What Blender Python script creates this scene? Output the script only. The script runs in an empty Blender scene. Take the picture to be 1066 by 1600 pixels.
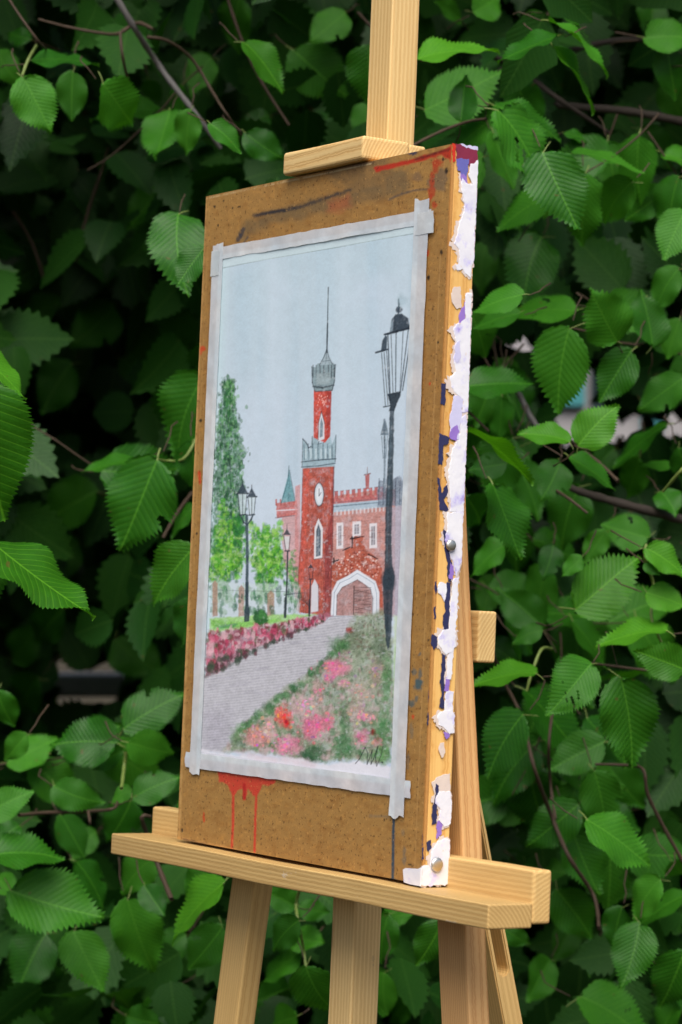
import bpy, bmesh, math, random
import numpy as np
from mathutils import Vector, Matrix

# ------------------------------------------------------------------ camera, sky, sun, exposure
scene = bpy.context.scene
TH, LEAN, PITCH = 0.9996, 0.0511, 0.0115
FPX, IMW, IMH = 4269.7, 1066.0, 1600.0          # focal length measured in photo pixels
ZC = 1.12                                        # height of the board's centre above ground
RIGHT = Vector((math.cos(TH), math.sin(TH), 0))
FLAT = Vector((-math.sin(TH), math.cos(TH), 0))
UPV = Vector((0, 0, 1))
CAM = Vector((0, 0, ZC)) + RIGHT * 0.0309 - FLAT * 2.3799 - UPV * 0.0254
FWD = FLAT * math.cos(PITCH) + UPV * math.sin(PITCH)
CUP = UPV * math.cos(PITCH) - FLAT * math.sin(PITCH)
cam_data = bpy.data.cameras.new('camera')
cam = bpy.data.objects.new('camera', cam_data)
scene.collection.objects.link(cam)
cam.matrix_world = Matrix((
    (RIGHT.x, CUP.x, -FWD.x, CAM.x), (RIGHT.y, CUP.y, -FWD.y, CAM.y),
    (RIGHT.z, CUP.z, -FWD.z, CAM.z), (0, 0, 0, 1)))
cam_data.sensor_fit = 'VERTICAL'
cam_data.sensor_height = 36.0
cam_data.lens = FPX / IMH * 36.0
cam_data.clip_start = 0.05
cam_data.clip_end = 2000
cam_data.dof.use_dof = True
cam_data.dof.focus_distance = 2.36
cam_data.dof.aperture_fstop = 8.0
cam_data.dof.aperture_blades = 7
scene.camera = cam

SUN_DIR = Vector((0.80, -0.52, 1.30)).normalized()   # towards the light
world = bpy.data.worlds.new('World')
scene.world = world
world.use_nodes = True
wn = world.node_tree
sky = wn.nodes.new('ShaderNodeTexSky')
sky.sky_type = 'NISHITA'
sky.sun_disc = False
sky.sun_elevation = math.asin(SUN_DIR.z)
sky.sun_rotation = math.atan2(SUN_DIR.x, SUN_DIR.y)
sky.air_density = 1.0
sky.dust_density = 4.0
sky.ozone_density = 1.0
wn.links.new(sky.outputs[0], wn.nodes['Background'].inputs[0])
wn.nodes['Background'].inputs[1].default_value = 0.055
sun_data = bpy.data.lights.new('sun', 'SUN')
sun_data.energy = 1.5
sun_data.angle = math.radians(50)
sun_data.color = (1.0, 0.97, 0.92)
sun = bpy.data.objects.new('sun', sun_data)
sun.rotation_euler = (-SUN_DIR).to_track_quat('-Z', 'Y').to_euler()
sun.location = (3, -3, 6)
scene.collection.objects.link(sun)

scene.view_settings.view_transform = 'Standard'
scene.view_settings.look = 'None'
scene.view_settings.gamma = 1.0
scene.view_settings.exposure = 1.4
scene.view_settings.use_curve_mapping = False
scene.render.engine = 'CYCLES'
scene.cycles.use_denoising = True
scene.cycles.max_bounces = 6
scene.cycles.diffuse_bounces = 3
scene.cycles.glossy_bounces = 2
scene.cycles.transmission_bounces = 4
scene.cycles.transparent_max_bounces = 4
scene.cycles.caustics_reflective = False
scene.cycles.caustics_refractive = False

# ------------------------------------------------------------------ small helpers
random.seed(11)
rng = np.random.default_rng(7)
LINK = scene.collection.objects.link
TILT = Matrix.Translation((0, 0, ZC)) @ Matrix((
    (1, 0, 0, 0), (0, math.cos(LEAN), math.sin(LEAN), 0),
    (0, -math.sin(LEAN), math.cos(LEAN), 0), (0, 0, 0, 1)))   # board frame -> world
TILT_INV = TILT.inverted()

def ray(x, y):
    return FWD + RIGHT * ((x - IMW / 2) / FPX) + CUP * ((IMH / 2 - y) / FPX)
def at(x, y, depth):
    """Point in the world at a measured bearing and distance from the photographer."""
    return CAM + ray(x, y) * depth
CAM_L = TILT_INV @ CAM
def plane_hit(x, y, axis, val):
    d = TILT_INV.to_3x3() @ ray(x, y)
    s = (val - CAM_L[axis]) / d[axis]
    return CAM_L + d * s
def seen_from_stand(pts):
    """world points (N,3) -> photo measures; used to size and thin out planting."""
    v = pts - np.array(CAM)
    d = v @ np.array(FWD)
    return IMW / 2 + FPX * (v @ np.array(RIGHT)) / d, IMH / 2 - FPX * (v @ np.array(CUP)) / d, d

def lin(r, g, b):
    f = lambda c: (c / 12.92 if c <= 0.04045 else ((c + 0.055) / 1.055) ** 2.4)
    return (f(r / 255), f(g / 255), f(b / 255), 1.0)

def tag(o, label, cat, group=None, kind=None):
    if label: o['label'] = label
    if cat: o['category'] = cat
    if group: o['group'] = group
    if kind: o['kind'] = kind
    return o
def empty(name, loc=(0, 0, 0)):
    o = bpy.data.objects.new(name, None)
    o.empty_display_size = 0.1
    o.location = loc
    LINK(o)
    return o
def mesh_obj(name, verts, faces, mat, parent=None, smooth=False):
    me = bpy.data.meshes.new(name)
    me.from_pydata([tuple(v) for v in verts], [], faces)
    me.update()
    if smooth:
        me.polygons.foreach_set('use_smooth', [True] * len(me.polygons))
    if mat: me.materials.append(mat)
    o = bpy.data.objects.new(name, me)
    LINK(o)
    if parent: adopt(o, parent)
    return o
def adopt(o, parent):
    """parent without moving; parents here are Empties with pure translations or the board frame."""
    o.parent = parent
    o.matrix_parent_inverse = PINV[parent.name] if parent.name in PINV else Matrix.Identity(4)
PINV = {}
def root_at(name, loc):
    o = empty(name, loc)
    PINV[name] = Matrix.Translation(loc).inverted()
    return o

# ------------------------------------------------------------------ node helpers / materials
class NT:
    def __init__(self, name):
        self.m = bpy.data.materials.new(name)
        self.m.use_nodes = True
        self.t = self.m.node_tree
        self.t.nodes.clear()
        self.out = self.t.nodes.new('ShaderNodeOutputMaterial')
    def n(self, kind, **kw):
        nd = self.t.nodes.new('ShaderNode' + kind)
        for k, v in kw.items():
            if k.startswith('_'): setattr(nd, k[1:], v)
            else:
                key = int(k[1:]) if k[0] == 'i' and k[1:].isdigit() else k.replace('_', ' ')
                if hasattr(v, 'is_linked') or hasattr(v, 'links') and not isinstance(v, (tuple, list)): self.t.links.new(v, nd.inputs[key])
                else: nd.inputs[key].default_value = v
        return nd
    def math(self, op, a, b=0.0, c=None, clamp=False):
        nd = self.t.nodes.new('ShaderNodeMath'); nd.operation = op; nd.use_clamp = clamp
        for i, v in enumerate((a, b) if c is None else (a, b, c)):
            if isinstance(v, (int, float)): nd.inputs[i].default_value = v
            else: self.t.links.new(v, nd.inputs[i])
        return nd.outputs[0]
    def mix(self, fac, a, b, mode='MIX'):
        nd = self.t.nodes.new('ShaderNodeMix'); nd.data_type = 'RGBA'; nd.blend_type = mode; nd.clamp_factor = True
        for idx, v in ((0, fac), (6, a), (7, b)):
            if isinstance(v, (int, float, tuple)): nd.inputs[idx].default_value = v
            else: self.t.links.new(v, nd.inputs[idx])
        return nd.outputs[2]
    def ramp(self, fac, stops):
        nd = self.t.nodes.new('ShaderNodeValToRGB')
        el = nd.color_ramp.elements
        while len(el) < len(stops): el.new(0.5)
        for e, (p, c) in zip(el, stops): e.position = p; e.color = c
        self.t.links.new(fac, nd.inputs[0])
        return nd.outputs[0]
    def bump(self, h, strength=0.3, dist=0.001):
        return self.n('Bump', Strength=strength, Distance=dist, Height=h).outputs[0]
    def surf(self, sh): self.t.links.new(sh, self.out.inputs[0]); return self.m
    def pbr(self, color, rough=0.6, normal=None, spec=0.4, metal=0.0):
        b = self.t.nodes.new('ShaderNodeBsdfPrincipled')
        for key, v in (('Base Color', color), ('Roughness', rough), ('Specular IOR Level', spec), ('Metallic', metal), ('Normal', normal)):
            if v is None: continue
            if isinstance(v, (int, float, tuple)): b.inputs[key].default_value = v
            else: self.t.links.new(v, b.inputs[key])
        return b.outputs[0]

def wood_material(name, light, dark, ring=95.0, contrast=0.6, centre=(0.05, 0.035), rough=0.55, smear=0.0):
    """pine: growth rings about the long (local Z) axis, so faces show grain and ends show rings."""
    k = NT(name)
    co = k.n('TexCoord').outputs['Object']
    rnd = k.n('ObjectInfo').outputs['Random']
    off = k.n('CombineXYZ', X=centre[0], Y=centre[1], Z=k.math('MULTIPLY', rnd, 3.0)).outputs[0]
    p = k.n('VectorMath', _operation='ADD', i0=co, i1=off).outputs[0]
    stretch = k.n('Mapping', Vector=p, Scale=(14.0, 14.0, 0.9)).outputs[0]
    big = k.n('TexNoise', Vector=stretch, Scale=1.0, Detail=2.0).outputs[0]
    wob = k.n('VectorMath', _operation='SCALE', i0=k.n('TexNoise', Vector=stretch, Scale=0.9, Detail=1.0).outputs[1], Scale=0.014).outputs[0]
    p2 = k.n('VectorMath', _operation='ADD', i0=p, i1=wob).outputs[0]
    w = k.n('TexWave', _wave_type='RINGS', _rings_direction='Z', Vector=p2, Scale=ring, Distortion=1.2, Detail=2.0, Detail_Scale=1.5).outputs[1]
    fib = k.n('TexNoise', Vector=k.n('Mapping', Vector=p, Scale=(900.0, 900.0, 14.0)).outputs[0], Scale=1.0, Detail=3.0).outputs[0]
    wr = k.ramp(w, [(0.0, (0, 0, 0, 1)), (0.55, (0.25, 0.25, 0.25, 1)), (0.9, (1, 1, 1, 1)), (1.0, (0.3, 0.3, 0.3, 1))])
    f = k.math('MULTIPLY', k.math('MULTIPLY_ADD', big, 0.9, 0.25), wr)
    f = k.math('MULTIPLY', f, contrast)
    c = k.mix(f, light, dark)
    c = k.mix(k.math('MULTIPLY', k.math('SUBTRACT', fib, 0.5), 1.3, clamp=True), c, dark)
    tone = k.n('TexNoise', Vector=k.n('Mapping', Vector=p, Scale=(10.0, 10.0, 2.2)).outputs[0], Scale=2.0, Detail=3.0).outputs[0]
    c = k.mix(k.math('MULTIPLY_ADD', tone, 0.55, -0.15, clamp=True), c, tuple(x * q for x, q in zip(dark[:3], (0.7, 0.72, 0.7))) + (1,))
    # grey handling marks
    dirt = k.n('TexNoise', Vector=p, Scale=38.0, Detail=5.0, Roughness=0.65).outputs[0]
    c = k.mix(k.math('MULTIPLY', k.math('GREATER_THAN', dirt, 0.69), 0.22), c, lin(120, 105, 85))
    # dents and rubbed-in paint
    kn = k.n('TexVoronoi', Vector=k.n('Mapping', Vector=p, Scale=(30.0, 30.0, 4.5)).outputs[0], Scale=1.0, Randomness=1.0).outputs[0]
    c = k.mix(k.math('MULTIPLY', k.math('LESS_THAN', kn, 0.10), 0.55), c, tuple(x * 0.4 for x in dark[:3]) + (1,))
    if smear:
        sm = k.n('TexNoise', Vector=k.n('Mapping', Vector=p, Scale=(60.0, 60.0, 26.0)).outputs[0], Scale=1.0, Detail=5.0, Roughness=0.7).outputs[0]
        c = k.mix(k.math('MULTIPLY', k.math('GREATER_THAN', sm, 0.68), smear), c, lin(214, 208, 200))
    h = k.math('ADD', k.math('MULTIPLY', f, -0.6), k.math('MULTIPLY', fib, 0.5))
    return k.surf(k.pbr(c, rough, k.bump(h, 0.35, 0.0006), 0.3))

PINE = wood_material('pine', lin(220, 184, 120), lin(176, 128, 68), 95, 0.8)
PINE_PALE = wood_material('pine_pale', lin(230, 198, 138), lin(188, 140, 76), 110, 0.85, (0.03, 0.06))
PINE_RED = wood_material('pine_red', lin(216, 170, 112), lin(170, 112, 60), 120, 0.95, (0.045, 0.02))
PINE_LEDGE = wood_material('pine_ledge', lin(206, 172, 112), lin(154, 114, 60), 100, 1.0, (0.02, -0.05), smear=0.35)
PINE_STILE = wood_material('pine_stile', lin(238, 192, 116), lin(202, 134, 56), 105, 0.8, (0.05, 0.01))

def plain(name, col, rough=0.6, spec=0.4, metal=0.0, nscale=0, nstr=0.2, var=0.0):
    k = NT(name)
    nrm = None; c = col
    if nscale:
        co = k.n('TexCoord').outputs['Object']
        nz = k.n('TexNoise', Vector=co, Scale=nscale, Detail=4.0).outputs[0]
        nrm = k.bump(nz, nstr, 0.0008)
        if var: c = k.mix(k.math('MULTIPLY', nz, var), col, tuple(x * 0.5 for x in col[:3]) + (1,))
    return k.surf(k.pbr(c, rough, nrm, spec, metal))

def painted(name, rough=0.6, grain=0.0, bump_scale=900.0, bump=0.2, speckle=None, spec=0.35):
    """pigment stored on the sheet itself (colour attribute) with fine surface grain."""
    k = NT(name)
    a = k.n('Attribute', _attribute_name='pigment').outputs[0]
    co = k.n('TexCoord').outputs['Object']
    nz = k.n('TexNoise', Vector=co, Scale=bump_scale, Detail=3.0).outputs[0]
    c = a
    if grain:
        g = k.math('MULTIPLY_ADD', nz, 2 * grain, 1.0 - grain)
        c = k.mix(1.0, a, k.n('CombineColor', Red=g, Green=g, Blue=g).outputs[0], 'MULTIPLY')
    if speckle:
        s = k.n('TexNoise', Vector=co, Scale=speckle, Detail=2.0).outputs[0]
        c = k.mix(k.math('MULTIPLY', k.math('GREATER_THAN', s, 0.645), 0.6), c, lin(70, 40, 14))
        c = k.mix(k.math('MULTIPLY', k.math('LESS_THAN', s, 0.33), 0.35), c, lin(222, 170, 100))
    return k.surf(k.pbr(c, rough, k.bump(nz, bump, 0.0005), spec))

# ------------------------------------------------------------------ numpy picture tools (pigment on flat sheets)
_lat = {}
def vnoise(X, Y, scale, seed=0):
    key = seed
    if key not in _lat: _lat[key] = np.random.default_rng(100 + seed).random((256, 256))
    L = _lat[key]
    x = X / scale + 1000.37; y = Y / scale + 1000.91
    xi = np.floor(x).astype(int); yi = np.floor(y).astype(int)
    fx = x - xi; fy = y - yi
    fx = fx * fx * (3 - 2 * fx); fy = fy * fy * (3 - 2 * fy)
    a = L[xi % 256, yi % 256]; b = L[(xi + 1) % 256, yi % 256]
    c = L[xi % 256, (yi + 1) % 256]; d = L[(xi + 1) % 256, (yi + 1) % 256]
    return (a * (1 - fx) + b * fx) * (1 - fy) + (c * (1 - fx) + d * fx) * fy
def fbm(X, Y, scale, seed=0, octs=3):
    t = 0; w = 1; tot = 0
    for i in range(octs):
        t = t + w * vnoise(X, Y, scale / 2 ** i, seed + i); tot += w; w *= 0.5
    return t / tot

class Canvas:
    """X, Y: measures (photo units) of every vertex of a flat sheet; col: linear pigment."""
    def __init__(self, X, Y, base):
        self.X, self.Y = X, Y
        self.col = np.empty(X.shape + (3,)); self.col[:] = lin(*base)[:3]
    def box(self, x0, x1, y0, y1):
        m = (self.X > x0) & (self.X < x1) & (self.Y > y0) & (self.Y < y1)
        r = np.where(m.any(1))[0]; c = np.where(m.any(0))[0]
        if len(r) == 0: return None
        return slice(r[0], r[-1] + 1), slice(c[0], c[-1] + 1)
    def put(self, sl, mask, rgb):
        c = np.array(lin(*rgb)[:3]) if not isinstance(rgb, np.ndarray) else rgb
        self.col[sl] = self.col[sl] * (1 - mask[..., None]) + c * mask[..., None]
    def sdf_poly(self, pts, X, Y):
        p = np.array(pts, float); q = np.roll(p, -1, 0)
        d = np.full(X.shape, 1e9); ins = np.zeros(X.shape, bool)
        for (ax, ay), (bx, by) in zip(p, q):
            ex, ey = bx - ax, by - ay
            t = np.clip(((X - ax) * ex + (Y - ay) * ey) / (ex * ex + ey * ey + 1e-9), 0, 1)
            d = np.minimum(d, np.hypot(X - ax - t * ex, Y - ay - t * ey))
            cr = ((ay > Y) != (by > Y)) & (X < ex * (Y - ay) / (ey + (1e-9 if ey == 0 else 0)) + ax)
            ins ^= cr
        return np.where(ins, -d, d)
    def poly(self, pts, rgb, a=1.0, soft=0.8, jag=0.0, js=5.0, seed=0, tex=0.0, ts=4.0):
        xs = [p[0] for p in pts]; ys = [p[1] for p in pts]; m = 6 + jag * 2 + soft * 2
        sl = self.box(min(xs) - m, max(xs) + m, min(ys) - m, max(ys) + m)
        if sl is None: return
        X, Y = self.X[sl], self.Y[sl]
        d = self.sdf_poly(pts, X, Y)
        if jag: d = d + (fbm(X, Y, js, seed) - 0.5) * 2 * jag
        mask = np.clip(0.5 - d / (2 * soft), 0, 1) * a
        if tex: mask = mask * np.clip(1 - tex + tex * 2 * fbm(X, Y, ts, seed + 9), 0, 1)
        self.put(sl, mask, rgb)
    def line(self, pts, w, rgb, a=1.0, soft=0.6, jag=0.0, seed=0, js=3.0):
        for (ax, ay), (bx, by) in zip(pts[:-1], pts[1:]):
            m = w + 4 + jag * 2
            sl = self.box(min(ax, bx) - m, max(ax, bx) + m, min(ay, by) - m, max(ay, by) + m)
            if sl is None: continue
            X, Y = self.X[sl], self.Y[sl]
            ex, ey = bx - ax, by - ay
            t = np.clip(((X - ax) * ex + (Y - ay) * ey) / (ex * ex + ey * ey + 1e-9), 0, 1)
            d = np.hypot(X - ax - t * ex, Y - ay - t * ey) - w / 2
            if jag: d = d + (fbm(X, Y, js, seed) - 0.5) * 2 * jag
            self.put(sl, np.clip(0.5 - d / (2 * soft), 0, 1) * a, rgb)
    def blob(self, x, y, rx, ry, rgb, a=1.0, soft=0.35, jag=0.3, js=6.0, seed=0):
        m = 1.6
        sl = self.box(x - rx * m, x + rx * m, y - ry * m, y + ry * m)
        if sl is None: return
        X, Y = self.X[sl], self.Y[sl]
        d = np.hypot((X - x) / rx, (Y - y) / ry) + (fbm(X, Y, js, seed) - 0.5) * 2 * jag
        self.put(sl, np.clip((1 - d) / soft + 0.5, 0, 1) * a, rgb)

def sheet_mesh(name, xs, zs, y, canvas_col, mat, parent, relief=None):
    """flat gridded sheet in the board frame carrying its pigment."""
    nx, nz = len(xs), len(zs)
    V = np.zeros((nz, nx, 3), np.float32)
    V[..., 0] = xs[None, :]; V[..., 2] = zs[:, None]; V[..., 1] = y
    if relief is not None: V[..., 1] -= relief
    idx = np.arange(nx * nz).reshape(nz, nx)
    F = np.stack([idx[:-1, :-1], idx[:-1, 1:], idx[1:, 1:], idx[1:, :-1]], -1).reshape(-1, 4)
    me = bpy.data.meshes.new(name)
    me.vertices.add(nx * nz); me.vertices.foreach_set('co', V.ravel())
    me.loops.add(F.size); me.loops.foreach_set('vertex_index', F.ravel().astype(np.int32))
    me.polygons.add(len(F)); me.polygons.foreach_set('loop_start', np.arange(0, F.size, 4, dtype=np.int32))
    me.update(calc_edges=True)
    at_ = me.attributes.new('pigment', 'FLOAT_COLOR', 'POINT')
    c = np.ones((nz, nx, 4), np.float32); c[..., :3] = np.clip(canvas_col, 0, 1)
    at_.data.foreach_set('color', c.ravel())
    me.materials.append(mat)
    o = bpy.data.objects.new(name, me); LINK(o)
    o.matrix_world = TILT
    if parent:
        adopt(o, parent); o.matrix_basis = TILT
    return o
def measures(xs, zs, y=0.0):
    """photo measures of a grid lying on the board plane."""
    XX, ZZ = np.meshgrid(xs, zs)
    M = np.array(TILT)
    P = np.stack([XX, np.full(XX.shape, y), ZZ, np.ones(XX.shape)], -1) @ M.T
    u, v, _ = seen_from_stand(P[..., :3].reshape(-1, 3))
    return u.reshape(XX.shape), v.reshape(XX.shape)

# ------------------------------------------------------------------ ground and far setting
def ground():
    k = NT('earth')
    co = k.n('TexCoord').outputs['Object']
    n1 = k.n('TexNoise', Vector=co, Scale=2.0, Detail=6.0).outputs[0]
    n2 = k.n('TexNoise', Vector=co, Scale=40.0, Detail=6.0).outputs[0]
    c = k.ramp(n1, [(0.3, (0.03, 0.02, 0.012, 1)), (0.7, (0.06, 0.045, 0.025, 1))])
    c = k.mix(k.math('GREATER_THAN', n2, 0.6), c, (0.035, 0.05, 0.015, 1))
    m = k.surf(k.pbr(c, 0.9, k.bump(n2, 0.8, 0.02), 0.2))
    n = 60; vs = []; fs = []
    for j in range(n + 1):
        for i in range(n + 1):
            fx = (i / n * 2 - 1); fy = (j / n * 2 - 1)
            x = 400 * fx * abs(fx) ** 2; y = 400 * fy * abs(fy) ** 2
            r = math.hypot(x, y)
            z = -0.004 + (0.03 * math.sin(x * 1.3 + y * 0.7) if r > 2.5 else 0.0)
            vs.append((x, y, min(z, 0.03)))
    for j in range(n):
        for i in range(n):
            a = j * (n + 1) + i
            fs.append((a, a + 1, a + n + 2, a + n + 1))
    o = mesh_obj('ground', vs, fs, m, smooth=True)
    o['kind'] = 'structure'
ground()

def oriented_box(name, c, ax, ay, az, sx, sy, sz, mat, parent=None, bevel=0.0):
    bm = bmesh.new()
    bmesh.ops.create_cube(bm, size=1.0)
    for v in bm.verts: v.co = Vector((v.co.x * sx, v.co.y * sy, v.co.z * sz))
    if bevel:
        bmesh.ops.bevel(bm, geom=bm.edges[:], offset=bevel, segments=2, affect='EDGES', profile=0.6)
    me = bpy.data.meshes.new(name); bm.to_mesh(me); bm.free()
    me.materials.append(mat)
    o = bpy.data.objects.new(name, me); LINK(o)
    M = Matrix((
        (ax.x, ay.x, az.x, c.x), (ax.y, ay.y, az.y, c.y), (ax.z, ay.z, az.z, c.z), (0, 0, 0, 1)))
    if parent: adopt(o, parent)
    o.matrix_basis = M
    return o

STONE = plain('weathered_concrete', (0.42, 0.41, 0.38, 1), 0.85, 0.2, 0, 18, 0.5, 0.5)
RENDERED = plain('pale_render', (0.38, 0.36, 0.37, 1), 0.85, 0.2, 0, 9, 0.4, 0.35)
TEAL = plain('teal_paint', (0.05, 0.24, 0.26, 1), 0.5, 0.4, 0, 20, 0.2, 0.3)
DARKGLASS = plain('dark_glass', (0.03, 0.045, 0.05, 1), 0.15, 0.5)

def far_setting():
    # pale rail on posts, glimpsed through the leaves on the left
    c = at(120, 1070, 6.4)
    r = root_at('rail_fence', (c.x, c.y, 0))
    oriented_box('rail', c, RIGHT, FLAT, UPV, 2.6, 0.07, 0.055, STONE, r, 0.008)
    for s in (-1.05, -0.35, 0.55, 1.15):
        p = c + RIGHT * s
        oriented_box('post', Vector((p.x, p.y, (c.z - 0.03) / 2)) , RIGHT, FLAT, UPV, 0.08, 0.08, c.z - 0.03, STONE, r, 0.008)
    tag(r, 'pale blurred rail fence glimpsed low through the leaves at left', 'fence')
    # pale building behind the foliage on the right
    c = at(1010, 700, 9.0)
    r = root_at('pale_building', (c.x, c.y, 0))
    def part(nm, x, z, sx, sz, dy, sy, mat, par=None):
        p = c + RIGHT * x + FLAT * dy
        return oriented_box(nm, Vector((p.x, p.y, z)), RIGHT, FLAT, UPV, sx, sy, sz, mat, par or r)
    part('wall', 0.35, 1.35, 1.9, 2.7, 0.3, 0.5, RENDERED)
    part('roof', 0.35, 2.8, 2.2, 0.16, 0.25, 0.9, STONE)
    part('plinth', 0.35, 0.15, 1.96, 0.3, 0.27, 0.52, STONE)
    part('shutter', -0.25, 1.72, 0.1, 0.34, 0.03, 0.03, TEAL)
    part('shutter', 0.02, 1.62, 0.07, 0.34, 0.03, 0.03, TEAL)
    part('window', -0.11, 1.68, 0.14, 0.3, 0.04, 0.02, DARKGLASS)
    tag(r, 'pale building with teal shutters glimpsed far behind the foliage', 'building')
far_setting()

# ------------------------------------------------------------------ the easel
XC = 0.016
def timber(name, p0, p1, wx, wy, mat, parent, xdir=Vector((1, 0, 0)), bevel=0.0022, world_pts=False):
    """a sawn bar from p0 to p1 in the easel frame; its own Z runs along the grain."""
    a, b = Vector(p0), Vector(p1)
    z = (b - a).normalized()
    y = z.cross(xdir).normalized()
    x = y.cross(z).normalized()
    L = (b - a).length
    bm = bmesh.new()
    bmesh.ops.create_cube(bm, size=1.0)
    for v in bm.verts: v.co = Vector((v.co.x * wx, v.co.y * wy, v.co.z * L))
    bmesh.ops.bevel(bm, geom=bm.edges[:], offset=bevel, segments=3, affect='EDGES', profile=0.5)
    # slight waviness of hand-sawn stock
    long_edges = [e for e in bm.edges if abs((e.verts[0].co - e.verts[1].co).z) > L * 0.5]
    bmesh.ops.subdivide_edges(bm, edges=long_edges, cuts=10)
    ph = random.random() * 9
    for v in bm.verts:
        v.co.x += 0.0005 * math.sin(v.co.z * 23 + ph); v.co.y += 0.0005 * math.sin(v.co.z * 19 + ph * 2)
    me = bpy.data.meshes.new(name); bm.to_mesh(me); bm.free()
    for pl in me.polygons: pl.use_smooth = False
    me.materials.append(mat)
    o = bpy.data.objects.new(name, me); LINK(o)
    c = (a + b) / 2
    M = Matrix(((x.x, y.x, z.x, c.x), (x.y, y.y, z.y, c.y), (x.z, y.z, z.z, c.z), (0, 0, 0, 1)))
    adopt(o, parent)
    o.matrix_basis = TILT @ M
    return o

METAL = plain('zinc_screw', (0.55, 0.53, 0.48, 1), 0.35, 0.5, 0.9, 200, 0.1)

def build_easel():
    r = root_at('artist_easel', (0.0, 0.1, 0.0))
    tag(r, 'pine wooden artist easel holding the brown drawing board', 'easel')
    YF = 0.0447
    X = Vector((1, 0, 0)); 
    # mast
    timber('mast', (XC + 0.002, YF + 0.0145, -0.66), (XC + 0.002, YF + 0.0145, 0.62), 0.036, 0.029, PINE_PALE, r)
    # splayed front legs
    for s, m in ((-1, PINE), (1, PINE_RED)):
        def cx(z): return XC - 0.002 + s * (0.167 + (-0.336 - z) * (0.168 if s < 0 else 0.15))
        lo = -1.115
        timber('front_leg', (cx(lo), YF + 0.0105, lo), (cx(0.235), YF + 0.0105, 0.235), 0.0405, 0.021, m, r)
    # cross bars behind the legs
    bpy.data.objects['front_leg.001']['label'] = 'redder grained front leg'
    timber('cross_bar', (XC - 0.156, YF + 0.031, -0.1), (XC + 0.156, YF + 0.031, -0.1), 0.043, 0.0185, PINE_PALE, r, xdir=Vector((0, 0, 1)))
    timber('cross_bar', (XC - 0.085, YF + 0.031, 0.19), (XC + 0.085, YF + 0.031, 0.19), 0.043, 0.0185, PINE, r, xdir=Vector((0, 0, 1)))
    # tray: ledge plank and taller back rail
    tr = timber('tray_ledge', (-0.300, 0.0047, -0.3128), (0.3155, 0.0047, -0.3128), 0.0195, 0.0423, PINE_LEDGE, r, xdir=Vector((0, 0, 1)), bevel=0.0016)
    rail = timber('tray_back_rail', (-0.2985, 0.0352, -0.2992), (0.3155, 0.0352, -0.2992), 0.042, 0.0182, PINE, r, xdir=Vector((0, 0, 1)), bevel=0.0026)
    PINV[rail.name] = rail.matrix_basis.inverted()
    # top clamp: block over the board and a cheek each side of the mast
    cl = timber('top_clamp', (-0.051, 0.0163, 0.3118), (0.0785, 0.0163, 0.3118), 0.0205, 0.0482, PINE_PALE, r, xdir=Vector((0, 0, 1)), bevel=0.003)
    PINV[cl.name] = cl.matrix_basis.inverted()
    for x0, x1 in ((-0.0505, XC - 0.0175), (XC + 0.0215, 0.0775)):
        timber('clamp_cheek', (x0, 0.0497, 0.311), (x1, 0.0497, 0.311), 0.0175, 0.0172, PINE_PALE, cl, xdir=Vector((0, 0, 1)), bevel=0.002)
    # wing bolt through the clamp at the back of the mast
    def bolt(name, c, rad, L, axis, parent):
        bm = bmesh.new()
        bmesh.ops.create_cone(bm, cap_ends=True, segments=14, radius1=rad, radius2=rad, depth=L)
        bmesh.ops.bevel(bm, geom=[e for e in bm.edges if abs(e.verts[0].co.z - e.verts[1].co.z) < 1e-6], offset=rad * 0.25, segments=2, affect='EDGES')
        me = bpy.data.meshes.new(name); bm.to_mesh(me); bm.free(); me.materials.append(METAL)
        o = bpy.data.objects.new(name, me); LINK(o); adopt(o, parent)
        q = Vector((0, 0, 1)).rotation_difference(Vector(axis)).to_matrix().to_4x4()
        o.matrix_basis = TILT @ Matrix.Translation(c) @ q
        return o
    bolt('clamp_bolt', Vector((XC + 0.002, 0.082, 0.311)), 0.004, 0.018, (0, 1, 0), cl)
    for x in (-0.17, 0.02, 0.2):
        bolt('tray_screw', Vector((x, 0.0448, -0.30)), 0.0035, 0.003, (0, 1, 0), rail)
    # rear leg with an adjusting slot, running back and down from the mast
    top = Vector((0.0155, 0.082, 0.06)); d = Vector((0, 0.283, -1)).normalized()
    wdt = 0.0205; L = 1.19; w2 = 0.027
    prof = [(-wdt / 2, 0), (wdt / 2, 0), (wdt / 2, L), (-wdt / 2, L)]
    s0, s1, sr = 0.20, 0.475, 0.0058
    hole = []
    for i in range(9): t = math.pi * i / 8; hole.append((sr * math.cos(t + math.pi), s0 - sr * math.sin(t)))
    for i in range(9): t = math.pi * i / 8; hole.append((sr * math.cos(t), s1 + sr * math.sin(t)))
    bm = bmesh.new()
    e = []
    for loop in (prof, hole):
        vs = [bm.verts.new((0, p[0], -p[1])) for p in loop]
        e += [bm.edges.new((vs[i], vs[(i + 1) % len(vs)])) for i in range(len(vs))]
    bmesh.ops.triangle_fill(bm, use_beauty=True, use_dissolve=False, edges=e)
    g = bmesh.ops.extrude_face_region(bm, geom=bm.faces[:])
    for v in g['geom']:
        if isinstance(v, bmesh.types.BMVert): v.co.x -= w2
    bmesh.ops.recalc_face_normals(bm, faces=bm.faces[:])
    sharp = [ed for ed in bm.edges if len(ed.link_faces) == 2 and ed.calc_face_angle(0) > 0.8]
    bmesh.ops.bevel(bm, geom=sharp, offset=0.0012, segments=2, affect='EDGES')
    me = bpy.data.meshes.new('rear_leg'); bm.to_mesh(me); bm.free(); me.materials.append(PINE)
    o = bpy.data.objects.new('rear_leg', me); LINK(o); adopt(o, r)
    z = -d; x = Vector((1, 0, 0)); y = z.cross(x)
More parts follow.
